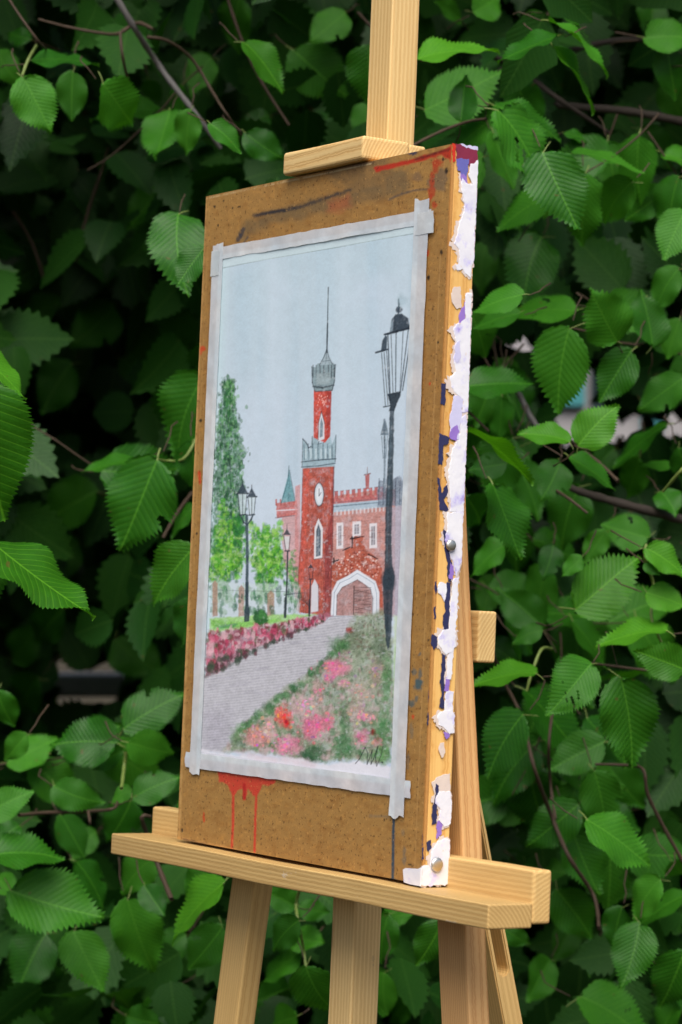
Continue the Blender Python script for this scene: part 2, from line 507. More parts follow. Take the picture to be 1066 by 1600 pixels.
    M = Matrix(((x.x, y.x, z.x, top.x + 0.0145), (x.y, y.y, z.y, top.y), (x.z, y.z, z.z, top.z), (0, 0, 0, 1)))
    o.matrix_basis = TILT @ M
build_easel()

# ------------------------------------------------------------------ the drawing board
W2, H2, TH_B = 0.200, 0.300, 0.0265
BROOT = root_at('drawing_board', (0.0, 0.0, ZC - 0.3))
tag(BROOT, 'brown hardboard drawing board with paint smears standing on the easel tray', 'drawing board')

def ragged(n, amp, seed):
    r = np.random.default_rng(seed); a = r.normal(0, amp, n)
    return np.convolve(a, [0.25, 0.5, 0.25], 'same')

def board_face():
    xs = np.linspace(-W2, W2, 300); zs = np.linspace(-H2, H2, 560)
    X, Y = measures(xs, zs)
    c = Canvas(X, Y, (160, 120, 64))
    # tone drift and fibre mottling of hardboard
    full = (slice(0, X.shape[0]), slice(0, X.shape[1]))
    c.put(full, np.clip(fbm(X, Y, 150, 1) - 0.35, 0, 1) * 0.9, (146, 102, 52))
    c.put(full, np.clip(fbm(X, Y, 9, 5) - 0.5, 0, 1) * 1.2, (128, 80, 28))
    c.put(full, np.clip(fbm(X, Y, 5, 8) - 0.55, 0, 1) * 1.2, (200, 145, 72))
    c.put(full, np.clip(1 - np.abs((X - (318 - (Y - 500) * 0.043)) - 2) / 1.3, 0, 1) * 0.3 * (fbm(X, Y, 60, 3) > 0.4), (205, 160, 95))
    c.put(full, np.clip(1 - np.abs(X - (706 - (Y - 230) * 0.0425) + 10) / 1.0, 0, 1) * 0.45 * (fbm(X, Y, 90, 4) > 0.4), (205, 160, 100))
    # top smears
    c.poly([(385, 345), (440, 325), (540, 300), (600, 285), (605, 262), (640, 262), (640, 300), (560, 320), (420, 352), (378, 375), (372, 372)], (92, 82, 62), 0.6, 6, 6, 14, 11, 0.5, 9)
    c.line([(398, 337), (430, 331), (460, 326), (500, 313), (530, 303), (548, 297)], 5, (52, 48, 50), 0.85, 2.2, 2.5, 3)
    c.line([(405, 335), (445, 328)], 4, (40, 38, 44), 0.8, 1.0, 2.0, 9)
    c.line([(382, 358), (376, 368), (372, 376)], 6, (56, 54, 60), 0.8, 1.5, 2.5, 5)
    c.line([(388, 370), (381, 380)], 3, (60, 58, 62), 0.7, 1.2, 1.5, 6)
    c.poly([(500, 250), (560, 240), (610, 240), (600, 285), (555, 300), (520, 280)], (88, 78, 60), 0.45, 8, 8, 16, 21, 0.5, 10)
    c.poly([(512, 315), (545, 305), (548, 322), (530, 332), (512, 330)], (172, 88, 52), 0.55, 5, 4, 9, 33)
    c.line([(608, 312), (628, 303), (650, 297), (668, 296)], 3, (84, 74, 68), 0.8, 1.0, 1.0, 2)
    c.poly([(668, 283), (690, 262), (700, 270), (696, 298), (672, 298)], (112, 92, 70), 0.75, 2, 3, 8, 15)
    c.blob(652, 276, 8, 8, (112, 90, 70), 0.6, 0.6, 0.4, 7, 3)
    # red along the top edge and right corner
    c.poly([(584, 262), (640, 250), (700, 232), (707, 226), (708, 250), (690, 243), (640, 257), (588, 268)], (178, 38, 20), 0.95, 1.2, 2.5, 9, 7, 0.25, 8)
    c.line([(650, 249), (680, 240), (706, 232)], 4, (96, 22, 18), 0.8, 1.5, 1.5, 8)
    c.line([(440, 276), (520, 262), (585, 254)], 5, (58, 40, 34), 0.6, 2.0, 2, 12)
    c.line([(707, 226), (706, 252)], 4, (206, 50, 24), 0.9, 1.0, 1, 14)
    c.blob(644, 238, 8, 4, (52, 52, 74), 0.95, 0.3, 0.4, 4, 4)
    for x, y, rx, ry in ((684, 255, 8, 6), (676, 274, 4, 6), (675, 285, 4, 6), (673, 308, 3, 6), (679, 320, 4, 5), (681, 258, 5, 12), (674, 300, 6, 9)):
        c.blob(x, y, rx, ry, (170, 58, 26), 0.8, 0.5, 0.5, 4, int(x + y))
    c.line([(322, 310), (420, 289), (580, 256)], 1.2, (226, 205, 160), 0.5, 0.6, 1, 4)
    # dots, nail holes
    for x, y, rx, ry in ((336, 323, 1.6, 2.4), (350, 314, 1.4, 1.6), (364, 325, 1.2, 2), (374, 323, 3, 1), (341, 352, 1, 2), (693, 249, 2, 3), (698, 267, 2.4, 5), (690, 394, 2, 4),
                         (670, 434, 2.2, 4), (685, 535, 1.4, 2), (314, 657, 2, 3), (308, 834, 1.6, 2), (670, 1000, 1.6, 2), (285, 1297, 1.6, 3), (641, 1351, 3, 1.2), (601, 1281, 1.2, 2), (645, 1050, 1.4, 2), (668, 1120, 1.2, 2), (646, 960, 1.2, 2)):
        c.blob(x, y, rx, ry, (30, 22, 18), 0.95, 0.4, 0.2, 3, int(x))
    r = np.random.default_rng(5)
    for _ in range(150):
        t = r.random(); x = 280 + r.random() * 420; y = 240 + r.random() * 1130
        c.blob(x, y, 0.9 + r.random(), 0.9 + r.random() * 1.6, (60, 34, 16), 0.35 + 0.5 * r.random(), 0.5, 0.3, 3, int(x))
    for x, y, rx, ry in ((317, 545, 5, 4), (314, 549, 2, 7), (312, 742, 2.5, 8), (313, 752, 2, 5), (668, 395, 3, 5), (672, 600, 1.5, 3), (646, 1120, 2, 4), (319, 1277, 1.6, 8)):
        c.blob(x, y, rx, ry, (196, 62, 26), 0.85, 0.4, 0.4, 3, int(x * 3 + y))
    # red run under the painting
    c.poly([(340, 1200), (430, 1212), (432, 1222), (420, 1228), (410, 1226), (404, 1242), (396, 1244), (388, 1232), (384, 1250), (380, 1232), (371, 1236), (366, 1245), (362, 1240), (356, 1226), (349, 1222), (343, 1222)], (196, 60, 44), 0.95, 0.8, 1.2, 5, 17, 0.2, 6)
    c.line([(365, 1238), (364.5, 1290), (362.5, 1330)], 4.0, (198, 62, 42), 0.95, 0.7, 0.6, 3)
    c.line([(401, 1238), (399.5, 1280), (398, 1336)], 3.6, (198, 62, 42), 0.95, 0.7, 0.6, 4)
    c.line([(382, 1226), (382, 1248)], 5, (176, 34, 30), 0.95, 0.8, 0.6, 5)
    c.line([(345, 1326), (364, 1331), (400, 1338), (410, 1341)], 4, (186, 50, 40), 0.9, 1.0, 1.4, 6)
    # blue run bottom right and dabs
    c.line([(616, 1262), (615, 1300), (614.5, 1350), (614, 1374)], 4.2, (38, 66, 84), 0.95, 0.7, 0.4, 7)
    c.line([(600, 1377), (614, 1374), (632, 1382)], 4, (40, 58, 72), 0.8, 1.2, 1.2, 9)
    c.line([(578, 1275), (606, 1276)], 4, (92, 98, 92), 0.4, 1.5, 1.5, 2)
    for x, y, rx, ry, a in ((654, 1070, 6, 10, .85), (648, 1050, 4, 5, .6), (657, 1052, 3, 6, .6), (643, 1100, 6, 6, .7), (651, 1092, 3, 5, .6), (643, 1140, 3, 12, .35), (632, 1330, 3, 6, .4), (632, 1345, 3, 8, .4), (638, 1190, 3, 12, .3), (657, 1022, 3, 3, .6), (630, 1300, 3, 5, .3)):
        c.blob(x, y, rx, ry, (46, 88, 98), a, 0.5, 0.6, 4, int(x + y * 2))
    # worn paler chips at edges
    c.line([(322, 308), (280, 1310)], 3, (214, 168, 104), 0.5, 1.2, 2.2, 31, 12)
    c.line([(280, 1309), (330, 1320), (400, 1334)], 3, (206, 150, 84), 0.6, 1.2, 2.0, 37, 8)
    c.line([(286, 1311), (330, 1322)], 3, (58, 52, 50), 0.6, 1.0, 2.0, 38, 6)
    mat = painted('hardboard', 0.62, 0.16, 700.0, 0.35, 330.0)
    rel = (fbm(X, Y, 6, 2) - 0.5) * 0.0002
    o = sheet_mesh('hardboard_face', xs, zs, -0.0002, c.col, mat, BROOT, rel)
    return o
board_face()

HARD_EDGE = plain('hardboard_edge', lin(196, 142, 78), 0.75, 0.25, 0, 260, 0.5, 0.5)
def slab(name, x0, x1, y0, y1, z0, z1, mat, parent, bevel=0.0008):
    bm = bmesh.new(); bmesh.ops.create_cube(bm, size=1)
    for v in bm.verts:
        v.co = Vector(((v.co.x) * (x1 - x0), (v.co.y) * (y1 - y0), (v.co.z) * (z1 - z0)))
    bmesh.ops.bevel(bm, geom=bm.edges[:], offset=bevel, segments=2, affect='EDGES')
    me = bpy.data.meshes.new(name); bm.to_mesh(me); bm.free(); me.materials.append(mat)
    o = bpy.data.objects.new(name, me); LINK(o); adopt(o, parent)
    o.matrix_basis = TILT @ Matrix.Translation(((x0 + x1) / 2, (y0 + y1) / 2, (z0 + z1) / 2))
    return o
slab('hardboard_sheet', -W2 + 0.0002, W2 - 0.0002, 0.0002, 0.0042, -H2 + 0.0002, H2 - 0.0002, HARD_EDGE, BROOT)
# pine frame behind the hardboard
for x0, x1 in ((-W2 + 0.001, -W2 + 0.034), (W2 - 0.034, W2 - 0.0008)):
    timber('frame_stile', ((x0 + x1) / 2, 0.0154, -H2 + 0.0006), ((x0 + x1) / 2, 0.0154, H2 - 0.0006), x1 - x0, 0.0222, PINE_STILE, BROOT, bevel=0.0008)
for z in (-H2 + 0.0165, H2 - 0.0165):
    timber('frame_rail', (-W2 + 0.0345, 0.0154, z), (W2 - 0.0345, 0.0154, z), 0.031, 0.0218, PINE_STILE, BROOT, xdir=Vector((0, 0, 1)), bevel=0.0008)

def chip_material(name, col, rough=0.55, blend=False):
    k = NT(name)
    co = k.n('TexCoord').outputs['Object']
    n1 = k.n('TexNoise', Vector=co, Scale=170.0, Detail=4.0).outputs[0]
    n2 = k.n('TexNoise', Vector=co, Scale=45.0, Detail=3.0).outputs[0]
    c = k.mix(k.math('MULTIPLY_ADD', n2, 1.2, -0.45, clamp=True), col, tuple(v * 0.72 for v in col[:2]) + (col[2] * 0.86, 1))
    if blend:
        n3 = k.n('TexNoise', Vector=co, Scale=62.0, Detail=5.0, Roughness=0.6).outputs[0]
        c = k.mix(k.math('MULTIPLY', k.math('SUBTRACT', n3, 0.53), 7.0, clamp=True), c, lin(196, 190, 232))
        c = k.mix(k.math('MULTIPLY', k.math('SUBTRACT', n3, 0.63), 8.0, clamp=True), c, lin(150, 128, 204))
        n4 = k.n('TexNoise', Vector=co, Scale=120.0, Detail=5.0, Roughness=0.7).outputs[0]
        c = k.mix(k.math('MULTIPLY', k.math('SUBTRACT', n4, 0.64), 8.0, clamp=True), c, lin(206, 164, 110))
    return k.surf(k.pbr(c, rough, k.bump(n1, 0.4, 0.0008), 0.35))
WHITE_P = chip_material('white_paint', (0.80, 0.79, 0.83, 1), blend=True)
LAV_P = chip_material('lavender_paint', (0.62, 0.60, 0.80, 1))
PURPLE_P = chip_material('purple_paint', lin(148, 116, 196))
NAVY_P = chip_material('navy_paint', lin(46, 48, 86))
VIOLET_P = chip_material('violet_blue_paint', lin(104, 104, 176))
CRIMSON_P = chip_material('crimson_paint', lin(130, 40, 66))
RED_P = chip_material('red_paint', lin(206, 52, 30))
CREAM_P = chip_material('thin_white_paint', (0.72, 0.60, 0.52, 1))

def flake(name, pts, mat, thick, scale=1.0, org=(0, 0), seed=0, sx=W2, jag=0.00018):
    """a peeling flake on the right side of the board; outline measured on that side."""
    P = []
    for (u, v) in pts:
        h = plane_hit(org[0] + u / scale, org[1] + v / scale, 0, sx)
        P.append((min(max(h.y, -0.0005), TH_B + 0.0006), min(max(h.z, -H2 - 0.0015), H2 + 0.001)))
    # densify with jitter so that the edges are torn
    r = np.random.default_rng(seed + 3); Q = []
    for i in range(len(P)):
        a, b = P[i], P[(i + 1) % len(P)]
        n = max(1, int(math.hypot(b[0] - a[0], b[1] - a[1]) / 0.0013))
        for j in range(n):
            t = j / n
            lo = 0.0006 * math.sin(len(Q) * 0.9 + seed) * math.sin(len(Q) * 0.37)
            Q.append((min(max(a[0] + (b[0] - a[0]) * t + r.normal(0, jag) + lo, -0.0005), TH_B + 0.0008), a[1] + (b[1] - a[1]) * t + r.normal(0, jag) - lo))
    bm = bmesh.new()
    vs = [bm.verts.new((0, q[0], q[1])) for q in Q]
    f = bm.faces.new(vs)
    if f.normal.x < 0: f.normal_flip()
    f.normal_update()
    bmesh.ops.triangulate(bm, faces=[f], ngon_method='EAR_CLIP')
    g = bmesh.ops.extrude_face_region(bm, geom=bm.faces[:])
    cz = sum(q[1] for q in Q) / len(Q); cy = sum(q[0] for q in Q) / len(Q)
    for v in g['geom']:
        if isinstance(v, bmesh.types.BMVert):
            v.co.x += 0.38 * thick * (0.92 + 0.16 * r.random())
            v.co.y += (cy - v.co.y) * 0.05; v.co.z += (cz - v.co.z) * 0.01
    bmesh.ops.recalc_face_normals(bm, faces=bm.faces[:])
    me = bpy.data.meshes.new(name); bm.to_mesh(me); bm.free(); me.materials.append(mat)
    o = bpy.data.objects.new(name, me); LINK(o); adopt(o, BROOT)
    o.matrix_basis = TILT @ Matrix.Translation((sx, 0, 0))
    return o
A = dict(scale=2.665, org=(620, 200)); B = dict(scale=2.286, org=(600, 800))
_fs = [0]
def fl(pts, mat, thick, kw, name='paint_flake'):
    _fs[0] += 1
    if mat is WHITE_P and len(pts) > 7:               # thin rubbed-out halo of the same paint
        cx_ = sum(p[0] for p in pts) / len(pts); cy_ = sum(p[1] for p in pts) / len(pts)
        flake('paint_smear', [(cx_ + (u - cx_) * 1.3 - 5, cy_ + (v - cy_) * 1.04 + 5 * math.sin(u)) for u, v in pts], CREAM_P, 0.00012, seed=90 + _fs[0], jag=0.0009, **kw)
    flake(name, pts, mat, thick, seed=_fs[0], **kw)
# stains first (thin), then white flakes (thicker) over them
fl([(246, 65), (300, 78), (337, 92), (337, 142), (305, 162), (290, 132), (250, 132)], CRIMSON_P, 0.0004, A)
fl([(248, 128), (302, 128), (300, 172), (286, 218), (264, 182), (252, 176)], VIOLET_P, 0.0005, A)
fl([(262, 58), (338, 66), (338, 92), (290, 84)], LAV_P, 0.0006, A)
fl([(264, 180), (290, 200), (300, 240), (278, 250), (268, 215)], PURPLE_P, 0.0005, A)
fl([(232, 62), (245, 66), (246, 134), (234, 142)], RED_P, 0.0003, A)
fl([(306, 150), (340, 138), (341, 238), (318, 240), (300, 200)], WHITE_P, 0.0009, A)
fl([(268, 200), (290, 230), (343, 238), (337, 400), (326, 420), (328, 540), (306, 622), (285, 610), (275, 590), (250, 590), (245, 572), (262, 560), (258, 505), (240, 485), (250, 440), (260, 400), (266, 380), (284, 330), (272, 270)], WHITE_P, 0.0011, A)
fl([(226, 690), (240, 660), (265, 660), (270, 700), (268, 748), (250, 756), (228, 722)], CREAM_P, 0.0005, A)
fl([(285, 722), (284, 812), (255, 818), (262, 770)], PURPLE_P, 0.0006, A)
fl([(286, 690), (312, 685), (310, 745), (306, 940), (302, 1182), (272, 1190), (275, 1132), (250, 1112), (228, 1080), (222, 1042), (245, 1012), (236, 960), (250, 900), (240, 862), (234, 832), (260, 812), (286, 792), (284, 740)], WHITE_P, 0.0009, A)
fl([(244, 900), (262, 880), (266, 960), (250, 985), (238, 960)], LAV_P, 0.0014, A)
fl([(185, 1062), (206, 1064), (201, 1156), (183, 1150)], NAVY_P, 0.0004, A)
fl([(176, 1270), (222, 1290), (216, 1310), (196, 1320), (190, 1402), (172, 1400)], NAVY_P, 0.0004, A)
fl([(168, 1455), (180, 1458), (186, 1520), (214, 1480), (211, 1530), (196, 1546), (218, 1592), (205, 1600), (178, 1590)], NAVY_P, 0.0004, A)
fl([(240, 1112), (276, 1125), (272, 1192), (258, 1300), (228, 1300), (222, 1258), (220, 1205)], LAV_P, 0.0007, A)
fl([(225, 1255), (250, 1232), (262, 1265), (246, 1302), (220, 1292)], PURPLE_P, 0.0009, A)
fl([(288, 1192), (294, 1240), (286, 1450), (280, 1600), (222, 1600), (225, 1560), (220, 1500), (215, 1420), (225, 1382), (230, 1335), (258, 1300), (270, 1200)], WHITE_P, 0.0008, A)
fl([(225, 2), (284, 0), (278, 180), (258, 232), (250, 190), (236, 150), (216, 100), (226, 60)], WHITE_P, 0.0009, B)
fl([(212, 60), (226, 70), (236, 150), (244, 200), (240, 250), (228, 250), (226, 180), (216, 130)], NAVY_P, 0.0005, B)
fl([(226, 250), (240, 250), (236, 310), (232, 420), (214, 425), (210, 370), (220, 350), (214, 300)], NAVY_P, 0.0005, B)
fl([(236, 180), (250, 195), (246, 240), (232, 240)], PURPLE_P, 0.0006, B)
fl([(192, 262), (204, 250), (222, 254), (226, 290), (214, 322), (206, 300), (192, 290)], WHITE_P, 0.0010, B)
fl([(248, 240), (266, 232), (262, 360), (250, 480), (240, 600), (222, 600), (230, 500), (232, 420), (238, 320)], WHITE_P, 0.0007, B)
fl([(194, 446), (206, 424), (234, 416), (258, 424), (256, 480), (240, 500), (222, 512), (204, 490), (194, 470)], WHITE_P, 0.0013, B)
fl([(172, 435), (192, 445), (190, 480), (176, 490), (168, 470)], NAVY_P, 0.0004, B)
fl([(208, 505), (222, 512), (216, 590), (214, 700), (198, 700), (206, 640), (200, 600), (206, 560)], NAVY_P, 0.0005, B)
fl([(220, 590), (236, 590), (230, 645), (216, 640)], PURPLE_P, 0.0006, B)
fl([(222, 640), (248, 640), (246, 730), (218, 725), (214, 700)], WHITE_P, 0.0007, B)
fl([(190, 730), (204, 710), (236, 708), (252, 722), (250, 790), (232, 792), (215, 770), (196, 762)], WHITE_P, 0.0013, B)
fl([(212, 785), (238, 790), (234, 806), (222, 812)], PURPLE_P, 0.0005, B)
fl([(200, 825), (214, 820), (220, 860), (206, 878), (196, 850)], CREAM_P, 0.0004, B)
fl([(170, 965), (190, 950), (205, 940), (236, 930), (238, 1000), (220, 1010), (195, 1000), (182, 1010)], CREAM_P, 0.0005, B)
fl([(186, 968), (198, 980), (190, 1040), (188, 1110), (172, 1120), (170, 1080), (180, 1030)], NAVY_P, 0.0006, B)
fl([(194, 1000), (236, 996), (246, 1030), (244, 1112), (216, 1126), (196, 1100), (200, 1060), (182, 1040), (184, 1012)], WHITE_P, 0.0014, B)
fl([(190, 1104), (208, 1106), (206, 1156), (186, 1166)], PURPLE_P, 0.0006, B)
fl([(152, 1180), (166, 1170), (170, 1200), (160, 1215), (152, 1205)], NAVY_P, 0.0006, B)
for (u, v) in ((131, 1150), (134, 1200), (178, 340), (182, 250), (150, 640), (152, 720)):
    fl([(u, v), (u + 7, v - 4), (u + 8, v + 38), (u + 1, v + 44)], NAVY_P, 0.0002, B)
fl([(192, 1178), (212, 1166), (238, 1172), (239, 1215), (230, 1330), (196, 1344), (130, 1350), (130, 1268), (164, 1262), (172, 1206)], WHITE_P, 0.0018, B, 'paper_patch')
def corner_wrap():
    # the paper patch folded round onto the front of the board
    pts = [(75, 1277), (84, 1272), (128, 1275), (150, 1271), (170, 1272), (170, 1350), (130, 1342), (100, 1336), (78, 1322)]
    Q = []
    for u, v in pts:
        h = plane_hit(600 + u / 2.286, 800 + v / 2.286, 1, 0.0)
        Q.append((min(h.x, W2 + 0.0018), max(h.z, -H2 - 0.0015)))
    bm = bmesh.new()
    f = bm.faces.new([bm.verts.new((q[0], -0.0008, q[1])) for q in Q])
    bmesh.ops.triangulate(bm, faces=[f])
    g = bmesh.ops.extrude_face_region(bm, geom=bm.faces[:])
    for v in g['geom']:
        if isinstance(v, bmesh.types.BMVert): v.co.y -= 0.0012
    bmesh.ops.recalc_face_normals(bm, faces=bm.faces[:])
    me = bpy.data.meshes.new('paper_patch'); bm.to_mesh(me); bm.free(); me.materials.append(WHITE_P)
    o = bpy.data.objects.new('paper_patch', me); LINK(o); adopt(o, BROOT); o.matrix_basis = TILT
corner_wrap()

TACK = plain('steel_tack', (0.72, 0.69, 0.62, 1), 0.36, 0.5, 1.0, 60, 0.05)
def tack(px, py, rad):
    h = plane_hit(px, py, 0, W2 + 0.002)
    vs = [(0.0012, 0, 0)]; fs = []
    prof = [(0.00112, 0.35), (0.0009, 0.65), (0.0004, 0.92), (-0.0004, 1.0), (-0.0012, 0.92)]
    n = 18
    for x, r_ in prof:
        for i in range(n): t = 2 * math.pi * i / n; vs.append((x, rad * r_ * math.cos(t), rad * r_ * math.sin(t)))
    for i in range(n): fs.append((0, 1 + i, 1 + (i + 1) % n))
    for j in range(len(prof) - 1):
        for i in range(n):
            a = 1 + j * n + i; b = 1 + j * n + (i + 1) % n
            fs.append((a, a + n, b + n, b))
    o = mesh_obj('drawing_pin', vs, fs, TACK, BROOT, True)
    o.matrix_basis = TILT @ Matrix.Translation((W2 + 0.0026, h.y, h.z))
tack(705, 852, 0.0048)
tack(683, 1351, 0.0058)
# ------------------------------------------------------------------ the watercolour sheet and its tape
PROOT = root_at('watercolour_painting', (0.0, -0.002, ZC - 0.23))
tag(PROOT, 'watercolour of a red brick tower and street lamps taped to the board', 'painting')
PX0, PX1, PZ0, PZ1 = -0.166, 0.164, -0.2245, 0.2415

def paint_picture():
    xs = np.linspace(PX0, PX1, 330); zs = np.linspace(PZ0, PZ1, 760)
    X, Y = measures(xs, zs)
    c = Canvas(X, Y, (180, 198, 208))
    full = (slice(0, X.shape[0]), slice(0, X.shape[1]))
    t = np.clip((Y - 380) / 600, 0, 1)
    # sky wash: bluer above, lilac-white lower, with soft vertical runs
    c.put(full, np.clip(t * 0.75, 0, 1), (190, 200, 216))
    run = fbm(X, Y * 0.06, 26, 40)
    c.put(full, np.clip((run - 0.5) * 0.8, 0, 0.4), (156, 186, 202))
    c.put(full, np.clip((0.45 - run) * 0.8, 0, 0.4), (204, 214, 226))
    c.put(full, np.clip((fbm(X, Y, 90, 44) - 0.5) * 1.2, 0, 0.4), (196, 208, 222))
    edge = np.clip(1 - (X - (350 - (Y - 405) * 0.0435)) / 14, 0, 1)
    c.put(full, np.clip(edge * 0.6, 0, 1), (190, 212, 216))
    c.line([(350, 419), (420, 405), (520, 388), (600, 373), (657, 364)], 1.2, (118, 138, 140), 0.8, 0.5)
    c.poly([(340, 390), (660, 335), (657, 363), (350, 418)], (192, 208, 212), 0.7, 0.6)
    D1 = (38, 50, 60)
    # tall poplar on the left
    c.poly([(357, 588), (368, 615), (372, 650), (380, 690), (386, 700), (382, 740), (384, 790), (380, 840), (384, 880), (332, 960), (330, 900), (334, 800), (338, 700), (343, 640), (349, 605)], (58, 110, 70), 0.8, 1.6, 10, 9, 50, 0.8, 5)
    r = np.random.default_rng(3)
    for _ in range(900):
        y = 594 + r.random() * 266; w = 9 + min(1, (y - 590) / 130) * 12
        x = 359 - (y - 600) * 0.012 + r.normal(0, w * 0.55)
        c.blob(x, y, 0.7 + r.random() * 1.8, 1.4 + r.random() * 3.4, [(30, 78, 46), (66, 128, 70), (24, 66, 44), (110, 160, 106), (40, 96, 52)][r.integers(5)], 0.55, 0.6, 0.5, 4, int(r.integers(50)))
    # pink left wing with teal spirelet
    c.poly([(442, 806), (466, 800), (470, 880), (470, 950), (444, 880)], (196, 146, 144), 0.8, 1.0, 1.5, 6, 4, 0.3, 8)
    c.poly([(433, 786), (466, 782), (467, 804), (434, 810)], (184, 100, 94), 0.9, 0.7, 0.8, 4, 5, 0.3, 4)
    for x in (433, 440, 447, 454, 461): c.line([(x, 781), (x, 789)], 2.6, (178, 96, 90), 0.9)
    c.line([(432, 798), (467, 796)], 1.6, (216, 214, 222), 0.9); c.line([(432, 809), (467, 805)], 1.4, (88, 78, 88), 0.7)
    c.line([(440, 820), (462, 816)], 1.0, (150, 110, 116), 0.6)
    c.poly([(453, 730), (455, 745), (463, 783), (440, 786), (451, 745)], (104, 150, 158), 0.95, 0.7)
    c.line([(453, 728), (452, 750), (441, 786)], 1.0, (52, 80, 92), 0.8); c.line([(454, 735), (463, 783)], 1.0, (52, 80, 92), 0.8); c.line([(454, 748), (452, 784)], 0.8, (70, 104, 112), 0.7)
    c.poly([(463, 760), (471, 757), (472, 960), (462, 950)], (196, 132, 130), 0.75, 0.8)
    # right wing of the palace
    c.poly([(520, 776), (600, 764), (620, 764), (618, 960), (516, 962)], (184, 124, 112), 0.9, 0.8, 1.2, 8, 8, 0.4, 9)
    for i in range(9):
        x = 525 + i * 8.8; y = 768 - i * 0.9
        c.poly([(x, y), (x + 5.4, y - 0.6), (x + 5.4, y + 14), (x, y + 14)], (178, 92, 88), 0.9, 0.6)
        c.line([(x, y), (x + 5, y - 0.5)], 1.0, (96, 66, 72), 0.7)
    c.poly([(520, 780), (598, 772), (598, 785), (520, 790)], (178, 100, 98), 0.9, 0.8)
    c.poly([(572, 742), (579, 741), (578, 764), (573, 765)], (170, 84, 78), 0.9, 0.6); c.line([(571, 742), (580, 740)], 2.0, (110, 70, 72), 0.9); c.line([(575.5, 730), (575.5, 741)], 1.2, (120, 90, 92), 0.8)
    c.poly([(521, 788), (606, 780), (606, 792), (521, 801)], (166, 186, 200), 0.95, 0.7)
    c.line([(521, 792), (606, 784)], 2.0, (88, 108, 124), 0.75); c.line([(521, 786), (606, 778)], 1.0, (80, 84, 100), 0.6)
    for i in range(14): c.line([(523 + i * 6, 799 - i * 0.55), (523 + i * 6, 805 - i * 0.55)], 2.2, (214, 210, 214), 0.75)
    for x0, x1, y0, y1 in ((528, 538.5, 817, 857), (552.5, 565.5, 815, 839), (578.5, 590.5, 818, 856)):
        c.poly([(x0, y0), (x1, y0 - 1), (x1, y1), (x0, y1 + 1)], (216, 212, 216), 0.95, 0.7, 0.6, 4, int(x0))
        c.poly([(x0 + 3, y0 + 5), (x1 - 3, y0 + 4), (x1 - 3, y1 - 5), (x0 + 3, y1 - 4)], (90, 84, 96), 0.75, 0.6)
        c.line([((x0 + x1) / 2, y0 + 4), ((x0 + x1) / 2, y1 - 4)], 1.0, (206, 204, 210), 0.8)
        for yy in (0.35, 0.65): c.line([(x0 + 2, y0 + (y1 - y0) * yy), (x1 - 2, y0 + (y1 - y0) * yy)], 1.0, (206, 204, 210), 0.7)
    # grey turret and wall beyond the big lamp
    c.poly([(590, 770), (594, 750), (604, 752), (608, 745), (616, 750), (626, 742), (632, 752), (631, 790), (592, 792)], (112, 122, 138), 0.8, 1.2, 2.5, 7, 18, 0.5, 5)
    for x in (594, 601, 620, 627): c.line([(x, 748), (x - 1, 788)], 1.4, (60, 68, 82), 0.7, 0.6, 0.6, 4)
    c.poly([(610, 792), (631, 790), (627, 960), (612, 965)], (172, 160, 172), 0.85, 1.2, 1.5, 9, 19, 0.3, 10)
    # gate gable
    c.poly([(521, 962), (520, 884), (530, 878), (540, 874), (541, 860), (553, 854), (555, 838), (568, 838), (570, 852), (578, 862), (590, 872), (598, 888), (600, 962)], (168, 84, 64), 0.95, 0.8, 1.0, 5, 22, 0.35, 5)
    for _ in range(230):
        x = 528 + r.random() * 66; y = 855 + r.random() * 46
        if y > 862 - abs(x - 561) * -0.35:
            c.blob(x, y, 0.8 + r.random() * 1.2, 0.7 + r.random(), [(206, 150, 138), (120, 44, 36), (224, 196, 188)][r.integers(3)], 0.75, 0.6, 0.3, 3, int(r.integers(40)))
    for p in ([(549, 842), (570, 838)], [(538, 860), (549, 855)], [(577, 866), (591, 873)], [(520, 879), (531, 875)], [(552, 838), (552, 856)], [(524, 880), (524, 872)]):
        c.line(p, 2.2, (28, 28, 34), 0.9, 0.6, 0.6, 4)
    c.poly([(519, 963), (521, 925), (529, 908), (545, 900), (560, 890), (575, 900), (588, 908), (594, 925), (594, 963)], (212, 218, 226), 0.95, 0.9)
    c.line([(523, 962), (525, 926), (533, 911), (548, 904), (560, 896), (574, 904), (586, 912), (590, 928), (590, 960)], 1.0, (110, 130, 150), 0.7)
    c.poly([(528, 962), (529, 930), (537, 918), (549, 912), (560, 906), (572, 913), (580, 920), (583, 932), (583, 962)], (164, 122, 118), 0.95, 0.8, 0.5, 4, 3, 0.25, 7)
    c.line([(528, 961), (529, 930), (537, 918), (560, 906), (580, 920), (584, 935), (583, 960)], 1.1, (84, 70, 76), 0.8)
    c.line([(555, 916), (554, 960)], 1.6, (52, 40, 40), 0.85)
    for i in range(10):
        y = 918 + i * 4.4; c.line([(556, y), (581, y + 6 * math.sin(i * 2.1))], 0.9, (62, 46, 42), 0.7)
        c.line([(557 + i * 2.4, 958), (559 + i * 2.4 - 4, 922)], 0.8, (70, 52, 48), 0.5)
    c.line([(520, 963), (556, 963)], 1.4, (96, 90, 104), 0.7)
    # main tower
    for i in range(46):
        x = 525 + r.random() * 80; y = 806 + r.random() * 60
        c.line([(x, y), (x + 3 + 5 * r.random(), y - 0.4)], 0.8, [(128, 60, 54), (206, 150, 140), (96, 58, 60)][r.integers(3)], 0.5)
    c.poly([(475, 731), (524, 727), (522, 850), (518, 963), (469, 957), (468, 900), (473, 820)], (168, 80, 64), 0.98, 0.8, 0.9, 6, 30, 0.3, 7)
